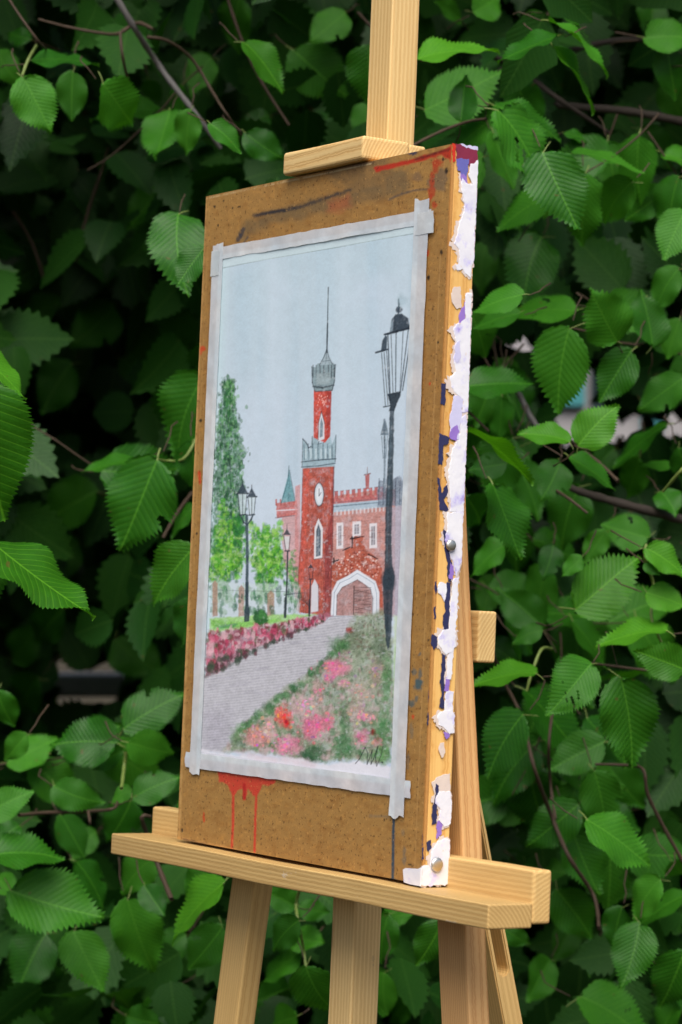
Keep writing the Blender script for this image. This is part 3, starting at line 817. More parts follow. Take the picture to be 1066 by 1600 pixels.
    c.poly([(510, 850), (520, 800), (523, 730), (524, 727), (522, 850), (518, 963), (508, 962)], (124, 54, 58), 0.75, 1.6, 1.5, 9, 32, 0.3, 8)
    c.poly([(476, 735), (486, 734), (480, 860), (472, 950), (470, 900)], (206, 92, 78), 0.55, 2.0, 1.0, 9, 33, 0.4, 7)
    for i in range(150):
        x = 474 + r.random() * 44; y = 740 + r.random() * 200; c.line([(x, y), (x - 0.5, y + 6 + 10 * r.random())], 0.9, [(136, 44, 40), (214, 118, 104), (110, 48, 46), (170, 70, 56)][r.integers(4)], 0.5)
    c.line([(475, 732), (473, 820), (468, 900), (469, 957)], 1.0, (96, 50, 52), 0.6)
    c.line([(524, 728), (522, 850), (518, 962)], 1.2, (70, 40, 46), 0.7)
    c.blob(501, 773, 8.0, 19, (60, 62, 72), 0.9, 0.15, 0.06); c.blob(501, 773, 6.6, 17, (202, 210, 218), 0.98, 0.15, 0.06); c.blob(501, 773, 4.2, 12, (216, 220, 226), 0.9, 0.3, 0.06)
    c.line([(501, 764), (501, 775), (504, 770)], 1.1, (50, 54, 66), 0.9)
    c.poly([(493, 874), (494, 825), (500, 810), (507, 825), (506, 872)], (216, 216, 220), 0.95, 0.7)
    c.poly([(496, 870), (496.5, 830), (500, 818), (504, 830), (503.5, 868)], (74, 88, 102), 0.95, 0.7)
    c.line([(500, 826), (500, 868)], 0.8, (150, 164, 176), 0.6); c.line([(493, 874), (506, 872)], 1.4, (84, 60, 64), 0.7)
    c.poly([(488, 957), (489, 916), (494, 905), (500, 916), (500, 955)], (206, 208, 216), 0.9, 0.8); c.line([(500, 914), (500, 955)], 1.0, (80, 66, 76), 0.7)
    c.line([(497, 900), (508, 890), (507, 960)], 1.0, (120, 60, 60), 0.5)
    # lower crown
    c.poly([(475, 686), (481, 690), (486, 706), (490, 682), (498, 684), (501, 694), (509, 692), (512, 680), (519, 684), (521, 694), (527, 680), (527, 700), (526, 722), (525, 729), (474, 732), (474, 722)], (150, 172, 182), 0.98, 0.8)
    for x in (477, 484, 491, 499, 507, 514, 521): c.line([(x, 694), (x + 0.5, 718)], 1.4, (66, 88, 100), 0.65, 0.5, 0.5, 4)
    for x in (480, 488, 496, 504, 511, 518): c.line([(x, 702), (x, 716)], 1.6, (206, 220, 224), 0.7)
    c.line([(473, 722), (500, 719), (527, 717)], 1.8, (44, 60, 72), 0.85); c.line([(473, 730), (500, 728), (526, 724)], 1.6, (58, 70, 84), 0.85)
    c.line([(475, 686), (482, 694), (484, 700), (488, 698)], 1.6, (40, 50, 60), 0.85); c.line([(490, 682), (490, 700)], 1.3, (48, 60, 70), 0.8); c.line([(527, 680), (526, 722)], 1.3, (48, 60, 70), 0.7); c.line([(475, 686), (474, 728)], 1.2, (48, 60, 70), 0.7)
    c.line([(501, 684), (500, 694), (508, 692), (511, 681)], 1.2, (48, 60, 70), 0.7)
    # upper red shaft
    c.poly([(492.5, 610), (520, 608), (518, 682), (510, 692), (492, 684)], (190, 72, 56), 0.98, 0.7, 0.6, 5, 36, 0.22, 6)
    c.poly([(513, 612), (520, 609), (518, 682), (512, 688)], (140, 48, 48), 0.6, 1.2)
    for _ in range(22): c.blob(498 + r.random() * 16, 618 + r.random() * 18, 0.9, 1.2, (226, 170, 160), 0.7, 0.5, 0.2)
    c.poly([(499, 690), (500, 660), (504.5, 644), (509, 660), (509, 686)], (208, 212, 218), 0.95, 0.6)
    c.poly([(501.8, 684), (502.2, 662), (504.5, 652), (507, 662), (506.5, 682)], (110, 130, 142), 0.9, 0.6); c.line([(499.5, 688), (500.3, 660), (504.5, 643), (509.5, 662)], 1.1, (50, 46, 54), 0.75)
    # top lantern of the tower
    c.poly([(489, 573), (495, 574), (498, 568), (520, 566), (526, 570), (525.5, 595), (521, 611), (494, 612), (490, 598)], (128, 146, 152), 0.98, 0.7)
    for x in (491, 496, 502, 508, 515, 520, 524): c.line([(x, 571), (x, 590)], 1.5, (50, 60, 68), 0.75, 0.5, 0.4, 4)
    c.line([(491, 604), (506, 606), (523, 602)], 2.6, (46, 54, 62), 0.8, 0.8, 0.8, 6); c.line([(494, 612), (521, 610)], 1.4, (60, 44, 48), 0.8)
    c.poly([(496, 584), (518, 582), (516, 600), (497, 601)], (160, 174, 178), 0.6, 1.5)
    c.line([(526, 570), (524, 598), (521, 610)], 1.4, (44, 52, 60), 0.8); c.line([(489, 573), (490, 598), (494, 611)], 1.4, (44, 52, 60), 0.8)
    c.poly([(512.5, 546), (515, 557), (521, 569), (501, 571), (508, 558)], (150, 166, 174), 0.98, 0.6); c.line([(512.5, 546), (508, 558), (501, 571)], 1.3, (44, 54, 62), 0.85); c.line([(513, 546), (515.5, 557), (521, 569)], 1.2, (44, 54, 62), 0.8)
    c.line([(505, 565), (518, 563)], 1.0, (60, 70, 78), 0.7); c.line([(512, 552), (511, 568)], 0.8, (60, 70, 78), 0.6)
    c.line([(514.6, 449), (513.6, 500), (512.6, 551)], 1.5, (50, 62, 70), 0.95)
    c.line([(513.6, 505), (512.6, 551)], 2.2, (46, 56, 64), 0.8)
    # bright bushes
    def bush(x, y, rx, ry, n, cols, seed):
        rr = np.random.default_rng(seed)
        for _ in range(n):
            a = rr.random() * 6.283; q = math.sqrt(rr.random()) * (1.0 + 0.28 * math.sin(a * 3 + seed) + 0.16 * math.sin(a * 7 + seed * 2) + 0.12 * rr.normal())
            c.blob(x + rx * q * math.cos(a), y + ry * q * math.sin(a), 1.0 + rr.random() * 3, 1.4 + rr.random() * 3.6, cols[rr.integers(len(cols))], 0.6, 0.8, 0.6, 5, int(rr.integers(60)))
    G = [(74, 150, 44), (104, 174, 52), (58, 130, 44), (134, 190, 66), (40, 108, 46), (150, 190, 110)]
    bush(358, 856, 24, 56, 640, G, 1); bush(345, 880, 14, 28, 160, G, 2)
    bush(416, 872, 22, 56, 700, G, 3); bush(436, 880, 9, 30, 120, G, 7); bush(352, 930, 18, 26, 110, [(64, 130, 70), (96, 150, 96), (120, 160, 120)], 8); bush(374, 826, 9, 26, 110, [(40, 104, 52), (60, 130, 52)], 9); bush(410, 920, 24, 26, 70, [(44, 110, 50), (70, 140, 56), (88, 150, 84)], 4)
    bush(458, 910, 11, 42, 80, [(60, 140, 56), (90, 160, 70), (48, 110, 66)], 5)
    # railings and posts below the bushes
    c.poly([(330, 908), (470, 915), (470, 962), (330, 966)], (196, 208, 210), 0.55, 2, 3, 9, 51, 0.6, 7)
    for x0, x1, y0 in ((333, 341, 908), (374, 383, 916), (419, 430, 924)):
        c.poly([(x0, y0 + 4), ((x0 + x1) / 2, y0 - 2), (x1, y0 + 4), (x1, 962), (x0, 964)], (160, 124, 104), 0.8, 0.8, 0.8, 5, x0)
    for _ in range(50):
        x = 342 + r.random() * 130; y = 915 + r.random() * 44; c.blob(x, y, 1.5 + r.random() * 2.5, 3 + r.random() * 5, [(54, 110, 78), (86, 140, 96), (46, 92, 70)][r.integers(3)], 0.65, 0.6, 0.5, 4, int(r.integers(30)))
    c.line([(342, 922), (420, 924), (470, 925)], 0.8, (60, 80, 76), 0.6)
    for i in range(10):
        a0 = 446 + i * 3.6; c.line([(446, 930), (a0 + 6, 926), (486, 945 + i)], 0.7, (54, 64, 70), 0.35)
        c.line([(456 + i * 3, 926 + i * 0.4), (452 + i * 3, 958)], 0.7, (54, 70, 70), 0.45)
    # lawn
    c.poly([(329, 966), (400, 962), (470, 960), (500, 960), (440, 976), (328, 990)], (150, 196, 112), 0.9, 1.5, 2, 8, 60, 0.3, 7)
    c.poly([(330, 968), (380, 972), (440, 966), (440, 972), (380, 982), (334, 984)], (112, 176, 72), 0.7, 2, 3, 7, 61, 0.4, 6)
    c.poly([(338, 978), (372, 975), (366, 981), (340, 983)], (70, 140, 84), 0.7, 1.5, 2, 5, 62)
    c.blob(409, 966, 11, 15, (38, 92, 48), 0.95, 0.25, 0.25, 6, 7); c.blob(412, 960, 6, 8, (66, 128, 62), 0.7, 0.5, 0.4, 5, 8)
    # path
    c.poly([(316, 1172), (320, 1060), (400, 1012), (460, 988), (512, 970), (520, 964), (556, 963), (553, 980), (520, 1026), (440, 1086), (380, 1146), (352, 1176)], (182, 181, 187), 0.98, 1.2)
    c.poly([(318, 1172), (320, 1110), (360, 1110), (352, 1176)], (166, 163, 174), 0.7, 12, 5, 14, 65)
    for i in range(110):
        x = 322 + r.random() * 200; y = 975 + r.random() * 195
        c.line([(x, y), (x + 10 + r.random() * 16, y - 1.5 - r.random() * 3)], 0.9, [(136, 132, 152), (196, 194, 206), (146, 140, 164)][r.integers(3)], 0.4)
    sl = c.box(316, 556, 962, 1178)
    XX, YY = X[sl], Y[sl]
    inside = np.clip(0.5 - c.sdf_poly([(316, 1176), (320, 1056), (460, 986), (520, 964), (556, 963), (553, 980), (520, 1026), (440, 1086), (380, 1146), (352, 1176)], XX, YY) / 2, 0, 1)
    c.put(sl, inside * np.clip(np.sin(YY * 1.5 + XX * 0.18 + 6 * fbm(XX, YY, 40, 3)) * 0.18 + 0.06, 0, 1), (112, 108, 134))
    # crimson bed along the path
    c.poly([(326, 990), (360, 986), (430, 974), (512, 958), (520, 963), (505, 974), (450, 992), (400, 1014), (350, 1046), (322, 1058), (324, 1010)], (158, 96, 110), 0.85, 2.0, 5, 7, 70, 0.4, 6)
    for _ in range(260):
        u = r.random() ** 1.3; x = 326 + u * 185; top = 990 - u * 28; bot = 1054 - u * 84; y = top + (bot - top) * r.random()
        low = (y - top) / (bot - top + 1e-6) > 0.72
        col = [(58, 74, 58), (72, 64, 66), (96, 44, 60)][r.integers(3)] if low else [(176, 66, 96), (150, 50, 74), (198, 110, 134), (122, 52, 68), (96, 96, 74), (206, 168, 176)][r.integers(6)]
        s = 1.3 - u * 0.7
        c.blob(x, y, (1.4 + r.random() * 3) * s, (2 + r.random() * 5) * s, col, 0.75, 0.6, 0.5, 4, int(r.integers(60)))
    c.line([(322, 1056), (352, 1044), (400, 1016), (440, 999)], 4, (54, 70, 62), 0.6, 1.8, 2.5, 6)
    # big flower bed
    bed = [(557, 962), (600, 956), (616, 1000), (618, 1160), (604, 1196), (560, 1186), (500, 1192), (440, 1180), (352, 1172), (380, 1132), (440, 1082), (510, 1030), (545, 985)]
    c.poly(bed, (138, 148, 126), 0.95, 4, 6, 10, 75, 0.3, 10)
    inside = lambda x, y: c.sdf_poly(bed, np.array([[x]]), np.array([[y]]))[0, 0] < -1
    for k in range(2200):
        x = 350 + r.random() * 270; y = 958 + r.random() * 236
        if not inside(x, y): continue
        near = (y - 958) / 236
        cols = [(74, 112, 74), (52, 96, 58), (112, 132, 100), (128, 108, 100), (92, 128, 84), (150, 156, 136), (176, 146, 150), (190, 164, 168), (168, 150, 148)] if near > 0.3 else [(72, 104, 66), (92, 96, 78), (122, 92, 88), (56, 88, 56)]
        s = 0.6 + near * 1.0
        c.blob(x, y, (0.8 + r.random() * 3) * s, (1.0 + r.random() * 3.2) * s, cols[r.integers(len(cols))], 0.5, 0.8, 0.6, 5, int(r.integers(80)))
    for k in range(120):
        u = r.random(); x = 545 - u * 180 + r.normal(0, 6); y = 1000 + u * 150 + r.normal(0, 7)
        if inside(x, y): c.blob(x, y, 3 + r.random() * 4, 3 + r.random() * 4, [(60, 110, 66), (84, 126, 84), (48, 92, 58)][r.integers(3)], 0.55, 0.8, 0.6, 5, int(r.integers(80)))
    for x, y, rx, ry, col, a in ((527, 1043, 17, 13, (212, 104, 146), .85), (518, 1058, 9, 8, (196, 110, 140), .7), (548, 985, 5, 4, (150, 60, 66), .8), (541, 1022, 8, 7, (176, 130, 140), .6), (478, 1105, 24, 18, (214, 164, 176), .6), (445, 1122, 10, 15, (206, 62, 62), .9), (449, 1130, 5, 7, (190, 30, 40), .8), (438, 1112, 6, 8, (212, 110, 100), .7),
                             (488, 1137, 16, 15, (218, 96, 142), .85), (512, 1128, 13, 12, (208, 104, 138), .8), (452, 1165, 17, 13, (218, 122, 158), .85), (404, 1150, 16, 14, (206, 120, 130), .75), (424, 1140, 10, 16, (206, 160, 160), .6), (568, 1152, 9, 10, (208, 120, 152), .8), (592, 1158, 6, 9, (196, 96, 120), .7), (565, 1085, 14, 20, (186, 156, 152), .6), (590, 1050, 12, 20, (164, 128, 122), .55), (556, 1112, 14, 12, (192, 152, 154), .6), (500, 1080, 10, 14, (180, 120, 132), .5), (585, 1144, 4, 4, (128, 30, 36), .9), (576, 1120, 12, 8, (208, 140, 158), .5), (540, 1068, 10, 7, (198, 142, 152), .55)):
        c.blob(x, y, rx, ry, col, a * 0.8, 0.9, 0.6, 7, int(x + y))
        for q in range(int(rx * 1.6)):
            c.blob(x + r.normal(0, rx * 0.6), y + r.normal(0, ry * 0.6), 0.8 + r.random() * 2.4, 0.8 + r.random() * 2.4, tuple(int(min(255, max(0, v + r.normal(0, 26)))) for v in col), 0.55, 0.6, 0.5, 4, q)
    for x, y, rx, ry, col, a in ((492, 1176, 18, 12, (48, 92, 58), .85), (538, 1166, 14, 22, (62, 112, 70), .8), (478, 1182, 10, 6, (38, 78, 50), .8), (530, 1010, 14, 14, (70, 116, 68), .7), (600, 1140, 12, 26, (66, 120, 70), .75), (606, 1060, 8, 34, (78, 128, 78), .7), (598, 1180, 14, 12, (84, 136, 76), .75), (376, 1142, 10, 12, (96, 136, 90), .7), (540, 1120, 7, 26, (60, 108, 66), .6), (594, 1010, 10, 22, (72, 96, 70), .6), (560, 1000, 12, 22, (88, 100, 74), .55)):
        c.blob(x, y, rx, ry, col, a, 0.8, 0.6, 7, int(x * 2 + y))
    # pale strip right of the bed, unpainted bottom margin
    c.poly([(617, 962), (632, 962), (628, 1140), (618, 1160)], (190, 206, 180), 0.85, 2, 2, 9, 80)
    c.poly([(618, 1010), (626, 1010), (624, 1130), (617, 1140)], (164, 198, 136), 0.7, 2.5, 2, 9, 81)
    c.poly([(316, 1172), (352, 1177), (440, 1186), (470, 1186), (500, 1194), (560, 1190), (612, 1200), (612, 1226), (312, 1186)], (214, 212, 220), 0.9, 2.5, 4, 9, 82)
    c.poly([(352, 1172), (440, 1180), (500, 1192), (490, 1200), (400, 1186)], (206, 186, 194), 0.5, 4, 5, 9, 83)
    c.line([(316, 1176), (400, 1188), (500, 1202), (610, 1216)], 1.0, (150, 150, 160), 0.6)
    # signature scribble
    S = (30, 34, 40)
    c.line([(557, 1193), (563, 1186), (572, 1168), (576, 1176), (575, 1194), (578, 1187), (583, 1172)], 1.3, S, 0.9)
    c.line([(583, 1172), (581, 1194), (585, 1186), (592, 1166), (588, 1184), (590, 1197)], 1.3, S, 0.9); c.line([(590, 1197), (597, 1180), (600, 1166)], 1.1, S, 0.85); c.blob(599, 1191, 1.4, 1.6, S, 0.9)
    # lamps
    c.line([(387, 806), (388, 870), (387, 945)], 4.6, (58, 76, 84), 0.95, 0.8, 0.5, 3)
    c.poly([(383, 972), (383, 955), (385, 945), (385, 910), (390, 910), (390, 945), (392, 955), (391, 971)], (50, 64, 72), 0.95, 0.7)
    for x, y, s in ((380.5, 752, 1.0), (395, 760, 0.85)):
        c.line([(x, y - 2), (x, y + 8)], 1.2, D1, 0.9); c.poly([(x - 1, y + 4), (x + 1, y + 4), (x + 8 * s, y + 18 * s), (x - 8 * s, y + 19 * s)], (54, 66, 78), 0.95, 0.7)
        c.line([(x - 9 * s, y + 20 * s), (x + 9 * s, y + 19 * s)], 2.4, D1, 0.95)
        c.poly([(x - 7 * s, y + 20 * s), (x + 7 * s, y + 20 * s), (x + 4 * s, y + 52 * s), (x - 4 * s, y + 52 * s)], (196, 210, 216), 0.7, 0.6)
        for q in (-1, 0, 1): c.line([(x + q * 7 * s, y + 20 * s), (x + q * 4 * s, y + 52 * s)], 1.2, D1, 0.85)
        c.line([(x - 5 * s, y + 53 * s), (x + 5 * s, y + 52 * s)], 2.2, D1, 0.9)
    c.line([(378, 806), (382, 816), (388, 820), (394, 812), (397, 804)], 2.6, (52, 66, 76), 0.9)
    c.line([(451, 862), (450, 910), (447, 962)], 2.6, (50, 60, 66), 0.95); c.line([(448, 935), (447, 964)], 4.4, (44, 54, 60), 0.9, 0.8, 0.6, 4)
    c.poly([(444, 836), (450, 826), (456, 836)], D1, 0.9, 0.6); c.line([(450, 820), (450, 828)], 1.0, D1, 0.8); c.line([(445, 838), (448, 860)], 1.2, D1, 0.85); c.line([(455, 838), (453, 860)], 1.2, D1, 0.85); c.poly([(446, 838), (454, 838), (452.5, 858), (448.5, 858)], (206, 214, 216), 0.7, 0.6); c.line([(447, 861), (454, 861)], 2.2, D1, 0.9)
    c.line([(487.5, 905), (486, 958)], 2.2, (60, 56, 62), 0.95); c.line([(486, 938), (485.5, 962)], 3.6, (54, 50, 58), 0.9); c.poly([(483.5, 888), (488, 881), (492.5, 888)], D1, 0.9, 0.6); c.line([(484.5, 889), (486, 904)], 1.2, D1, 0.85); c.line([(492, 889), (490, 904)], 1.2, D1, 0.85); c.line([(485, 905), (491, 905)], 1.8, D1, 0.9)
    # big lamp on the right
    P = (46, 60, 70)
    c.line([(602, 656), (603, 700), (602, 770)], 3, (96, 112, 124), 0.75, 0.9, 0.5, 4); c.poly([(596, 680), (600, 664), (603, 654), (606, 664), (609, 680)], (92, 108, 120), 0.85, 0.8)
    for q in (-4.5, 0, 4.5): c.line([(602.5 + q, 682), (602.5 + q * 0.5, 716)], 1.1, (78, 94, 106), 0.75)
    c.poly([(611, 640), (618, 640), (616, 740), (613.5, 840), (615, 885), (619, 900), (616, 925), (613, 990), (608, 1020), (604, 1000), (600, 940), (599, 910), (602.5, 885), (603.5, 800), (607.5, 720)], P, 0.94, 0.9, 0.8, 6, 90, 0.12, 7)
    c.line([(613, 660), (608, 800), (606, 880)], 2, (84, 104, 116), 0.5, 1.0); c.line([(607, 920), (606, 985)], 4, (34, 44, 54), 0.6, 1.5, 1, 5)
    c.blob(609, 906, 11, 18, (40, 54, 64), 0.8, 0.5, 0.25, 7, 5)
    c.poly([(607, 616), (629, 611), (628, 618), (621, 634), (618, 642), (610, 642), (612, 632)], (38, 48, 58), 0.97, 0.8, 0.8, 5, 91)
    for a_, b_, w in (((608, 523), (612, 634), 1.8), ((613, 523), (616, 615), 1.2), ((621, 520), (620, 612), 1.6), ((632, 518), (627, 612), 1.1), ((640, 516), (628, 610), 1.6), ((646, 514), (631, 610), 1.8)): c.line([a_, b_], w, D1, 0.9)
    c.poly([(611, 520), (614, 500), (620, 491), (630, 490), (640, 497), (643, 514)], (44, 56, 68), 0.97, 0.8, 0.8, 6, 92, 0.15, 6)
    c.poly([(611, 520), (612, 505), (617, 496), (616, 518)], (150, 168, 180), 0.6, 1.2)
    c.line([(603, 523), (622, 518), (648, 512)], 3.4, (32, 40, 50), 0.97, 0.7, 0.6, 5); c.poly([(640, 508), (648, 510), (647, 516), (642, 516)], (32, 40, 50), 0.9, 0.7)
    c.line([(625, 468), (625.5, 480), (624, 492)], 2.6, (54, 68, 78), 0.95, 0.7, 0.6, 4); c.blob(625.5, 484, 5, 5, (48, 60, 72), 0.9, 0.4, 0.3, 4, 6); c.blob(632, 470, 8, 9, (150, 174, 184), 0.5, 0.9, 0.5, 6, 3)
    c.poly([(597, 548), (599, 533), (604, 524), (607, 526), (606, 548)], (52, 66, 78), 0.95, 0.8); c.line([(589, 551), (608, 546)], 3.0, (40, 50, 60), 0.95, 0.7, 0.6, 4)
    for a_, b_ in (((598, 552), (604, 634)), ((602, 551), (608, 632)), ((606, 549), (611, 630))): c.line([a_, b_], 1.3, D1, 0.85)
    c.line([(601, 636), (612, 634)], 2.0, D1, 0.9)
    # paper grain granulation over everything
    lum = c.col.mean(-1)
    dark_w = np.clip((0.62 - lum) * 2.2, 0.12, 1.0)                  # pigment granulates where it is thick
    g = (vnoise(X, Y, 2.3, 200) - 0.5) * 0.42 + (vnoise(X, Y, 1.3, 203) - 0.5) * 0.34 + (fbm(X, Y, 9, 207) - 0.5) * 0.55
    col = c.col * (1 + (g * dark_w)[..., None])
    lift = np.clip(fbm(X, Y, 5, 211) - 0.64, 0, 1) * 1.8 * np.clip((0.5 - lum) * 3, 0, 1) * np.clip((lum - 0.05) * 12, 0, 1) * np.clip((700 - np.abs(Y - 900)) / 100, 0, 1)
    col = col * (1 - lift[..., None]) + np.array(lin(206, 210, 216)[:3]) * lift[..., None]
    col = np.clip(col * 1.2, 0, 0.92)
    mat = painted('watercolour_paper', 0.8, 0.05, 1500.0, 0.25, None, 0.2)
    XX, ZZ = np.meshgrid(xs, zs)
    rel = 0.00035 * np.sin(XX * 21 + 1.0) * np.sin(ZZ * 9 + 2) + 0.0002 * np.sin(XX * 50 + ZZ * 6)
    sheet_mesh('paper_sheet', xs, zs, -0.0010, col, mat, PROOT, rel)
paint_picture()

def tape_mat():
    k = NT('masking_tape')
    a = k.n('Attribute', _attribute_name='pigment').outputs[0]
    co = k.n('TexCoord').outputs['Object']
    nz = k.n('TexNoise', Vector=co, Scale=150.0, Detail=5.0).outputs[0]
    n2 = k.n('TexNoise', Vector=co, Scale=60.0, Detail=4.0).outputs[0]
    c = k.mix(k.math('MULTIPLY_ADD', n2, 0.7, -0.25, clamp=True), a, lin(204, 206, 210))
    b = k.pbr(c, 0.45, k.bump(nz, 0.35, 0.001), 0.4)
    tr = k.n('BsdfTransparent').outputs[0]
    mx = k.n('MixShader', Fac=k.math('MULTIPLY_ADD', n2, 0.5, -0.05, clamp=True)); k.t.links.new(b, mx.inputs[1]); k.t.links.new(tr, mx.inputs[2])
    return k.surf(mx.outputs[0])
TAPE = tape_mat()
def tape(x0, x1, z0, z1, y, along, seed, over, tint=(216, 216, 218)):
    """strip between corners; 'over' = list of (lo, hi) across the strip lying over the paper (paler)."""
    r = np.random.default_rng(seed)
    n, m = (70, 8) if along == 'x' else (8, 90)
    xs = np.linspace(x0, x1, n); zs = np.linspace(z0, z1, m)
    XX, ZZ = np.meshgrid(xs, zs)
    YY = np.full(XX.shape, y) - 0.00012 * np.abs(np.sin(XX * 90 + ZZ * 70 + seed))
    # torn ends, faintly wavering edges
    if along == 'x':
        j0 = np.convolve(r.normal(0, 0.0014, m), [.3, .4, .3], 'same'); j1 = np.convolve(r.normal(0, 0.0014, m), [.3, .4, .3], 'same')
        XX[:, 0] += j0; XX[:, -1] += j1
        e = ragged(n, 0.0003, seed + 1); ZZ[0] += e; ZZ[-1] += ragged(n, 0.0003, seed + 2)
    else:
        j0 = np.convolve(r.normal(0, 0.002, n), [.3, .4, .3], 'same'); j1 = np.convolve(r.normal(0, 0.002, n), [.3, .4, .3], 'same')
        ZZ[0] += j0; ZZ[-1] += j1
        XX[:, 0] += ragged(m, 0.0003, seed + 1); XX[:, -1] += ragged(m, 0.0003, seed + 2)
    col = np.empty(XX.shape + (4,), np.float32); col[:] = lin(*tint)
    V = XX if along == 'z' else ZZ
    k = np.clip((V - over[0]) / (over[1] - over[0]) , 0, 1)
    k = np.clip((k - 0.45) * 12 + 0.5, 0, 1)
    pale = np.array(lin(224, 230, 234))
    col[:] = col * (1 - k[..., None]) + pale * k[..., None]
    wash = fbm(XX * 1e4, ZZ * 1e4, 260, seed)
    col[..., :3] *= (1 + (wash - 0.5)[..., None] * np.array([0.30, 0.14, 0.02]))
    idx = np.arange(XX.size).reshape(XX.shape)
    F = np.stack([idx[:-1, :-1], idx[:-1, 1:], idx[1:, 1:], idx[1:, :-1]], -1).reshape(-1, 4)
    me = bpy.data.meshes.new('tape_strip')
    me.from_pydata(np.stack([XX, YY, ZZ], -1).reshape(-1, 3).tolist(), [], F.tolist())
    a_ = me.attributes.new('pigment', 'FLOAT_COLOR', 'POINT'); col[..., 3] = 1
    a_.data.foreach_set('color', col.ravel())
    me.materials.append(TAPE)
    o = bpy.data.objects.new('tape_strip', me); LINK(o); adopt(o, PROOT); o.matrix_basis = TILT
    s = o.modifiers.new('thickness', 'SOLIDIFY'); s.thickness = 0.00015; s.offset = 0
tape(-0.176, 0.176, 0.2375, 0.2492, -0.0017, 'x', 21, (0.2445, 0.2372))
tape(-0.1885, 0.1815, -0.2325, -0.2185, -0.0017, 'x', 23, (-0.2300, -0.2170), (216, 214, 218))
tape(-0.1795, -0.1605, -0.2375, 0.2515, -0.0021, 'z', 24, (-0.172, -0.1595))
tape(0.1530, 0.1740, -0.2490, 0.2570, -0.0021, 'z', 25, (0.1660, 0.1520))
tape(0.158, 0.1815, 0.2290, 0.2470, -0.0025, 'x', 26, (0.3, 0.31), (214, 218, 220))
tape(-0.181, -0.1665, 0.2225, 0.2465, -0.0025, 'z', 27, (0.3, 0.31), (210, 216, 218))

# ------------------------------------------------------------------ elm foliage
def leaf_material(name, base, young=False, attr=False):
    k = NT(name)
    uv = k.n('UVMap').outputs[0]
    sp = k.n('SeparateXYZ', Vector=uv)
    x, y = sp.outputs[0], sp.outputs[1]
    ax = k.math('ABSOLUTE', x)
    s = k.math('MULTIPLY', k.math('SUBTRACT', y, k.math('MULTIPLY', ax, 0.85)), 14.0)
    tri = k.math('ABSOLUTE', k.math('SUBTRACT', k.math('FRACT', s), 0.5))          # 0.5 at vein, 0 between
    vein = k.math('MULTIPLY', k.math('SUBTRACT', tri, 0.40), 10.0, clamp=True)
    mid = k.math('SUBTRACT', 1.0, k.math('MULTIPLY', ax, 75.0), clamp=True)
    rnd = k.n('Attribute', _attribute_name='tone').outputs[2] if attr else k.n('ObjectInfo').outputs['Random']
    co = k.n('TexCoord').outputs['Object']
    nz = k.n('TexNoise', Vector=uv, Scale=9.0, Detail=4.0).outputs[0]
    cell = k.n('TexVoronoi', Vector=uv, Scale=55.0).outputs[0]
    dk = tuple(v * 0.5 for v in base[:3]) + (1,)
    lt = (min(1, base[0] * 2.0 + 0.004), base[1] * 1.45, base[2] * 1.0, 1)
    c = k.mix(rnd, dk, lt)
    c = k.mix(k.math('MULTIPLY_ADD', nz, 1.1, -0.35, clamp=True), c, base)
    c = k.mix(k.math('MULTIPLY', cell, 0.35), c, dk)
    vc = (base[0] * 2.6 + 0.03, base[1] * 1.7 + 0.03, base[2] * 1.6 + 0.01, 1)
    c = k.mix(k.math('MULTIPLY', vein, 0.38), c, vc)
    c = k.mix(k.math('MULTIPLY', mid, 0.75), c, vc)
    # brown specks
    sp2 = k.n('TexNoise', Vector=k.n('VectorMath', _operation='ADD', i0=uv, i1=k.n('CombineXYZ', X=k.math('MULTIPLY', rnd, 30.0)).outputs[0]).outputs[0], Scale=6.0, Detail=3.0).outputs[0]
    c = k.mix(k.math('MULTIPLY', k.math('GREATER_THAN', sp2, 0.71), 0.65), c, (0.11, 0.075, 0.02, 1))
    h = k.math('ADD', k.math('MULTIPLY', tri, -1.0), k.math('MULTIPLY', cell, 0.25))
    nrm = k.bump(h, 0.32, 0.0014)
    b = k.pbr(c, k.math('MULTIPLY_ADD', rnd, 0.2, 0.40), nrm, 0.26)
    trc = k.mix(1.0, c, (1.3, 1.25, 0.5, 1), 'MULTIPLY')
    tr = k.n('BsdfTranslucent', Color=trc, Normal=nrm).outputs[0]
    mx = k.n('MixShader', Fac=0.38 if young else 0.30)
    k.t.links.new(b, mx.inputs[1]); k.t.links.new(tr, mx.inputs[2])
    return k.surf(mx.outputs[0])
LEAF = leaf_material('elm_leaf', (0.026, 0.170, 0.008, 1))
YOUNG = leaf_material('young_elm_leaf', (0.046, 0.235, 0.010, 1), True)
MASS = leaf_material('elm_foliage_shaded', (0.013, 0.085, 0.010, 1), attr=True)  # darkened copy of the leaf green; shade of deep foliage put into the colour
BARK = plain('elm_bark', (0.045, 0.035, 0.028, 1), 0.8, 0.25, 0, 140, 0.9, 0.7)
BARK_GREY = plain('grey_elm_bark', (0.13, 0.12, 0.115, 1), 0.6, 0.35, 0, 160, 0.6, 0.6)
TWIG = plain('twig', (0.07, 0.045, 0.028, 1), 0.7, 0.3, 0, 300, 0.4, 0.5)
STALK = plain('leaf_stalk', (0.16, 0.22, 0.05, 1), 0.5, 0.4)

def half_width(v, asym=0.0):
    w = np.interp(v, [0, .015, .05, .11, .2, .3, .4, .5, .6, .7, .78, .85, .91, .96, 1.0], [0.012, .085, .17, .242, .303, .334, .340, .325, .288, .226, .160, .098, .053, .023, 0.0])
    return w + asym * v * (1 - v)

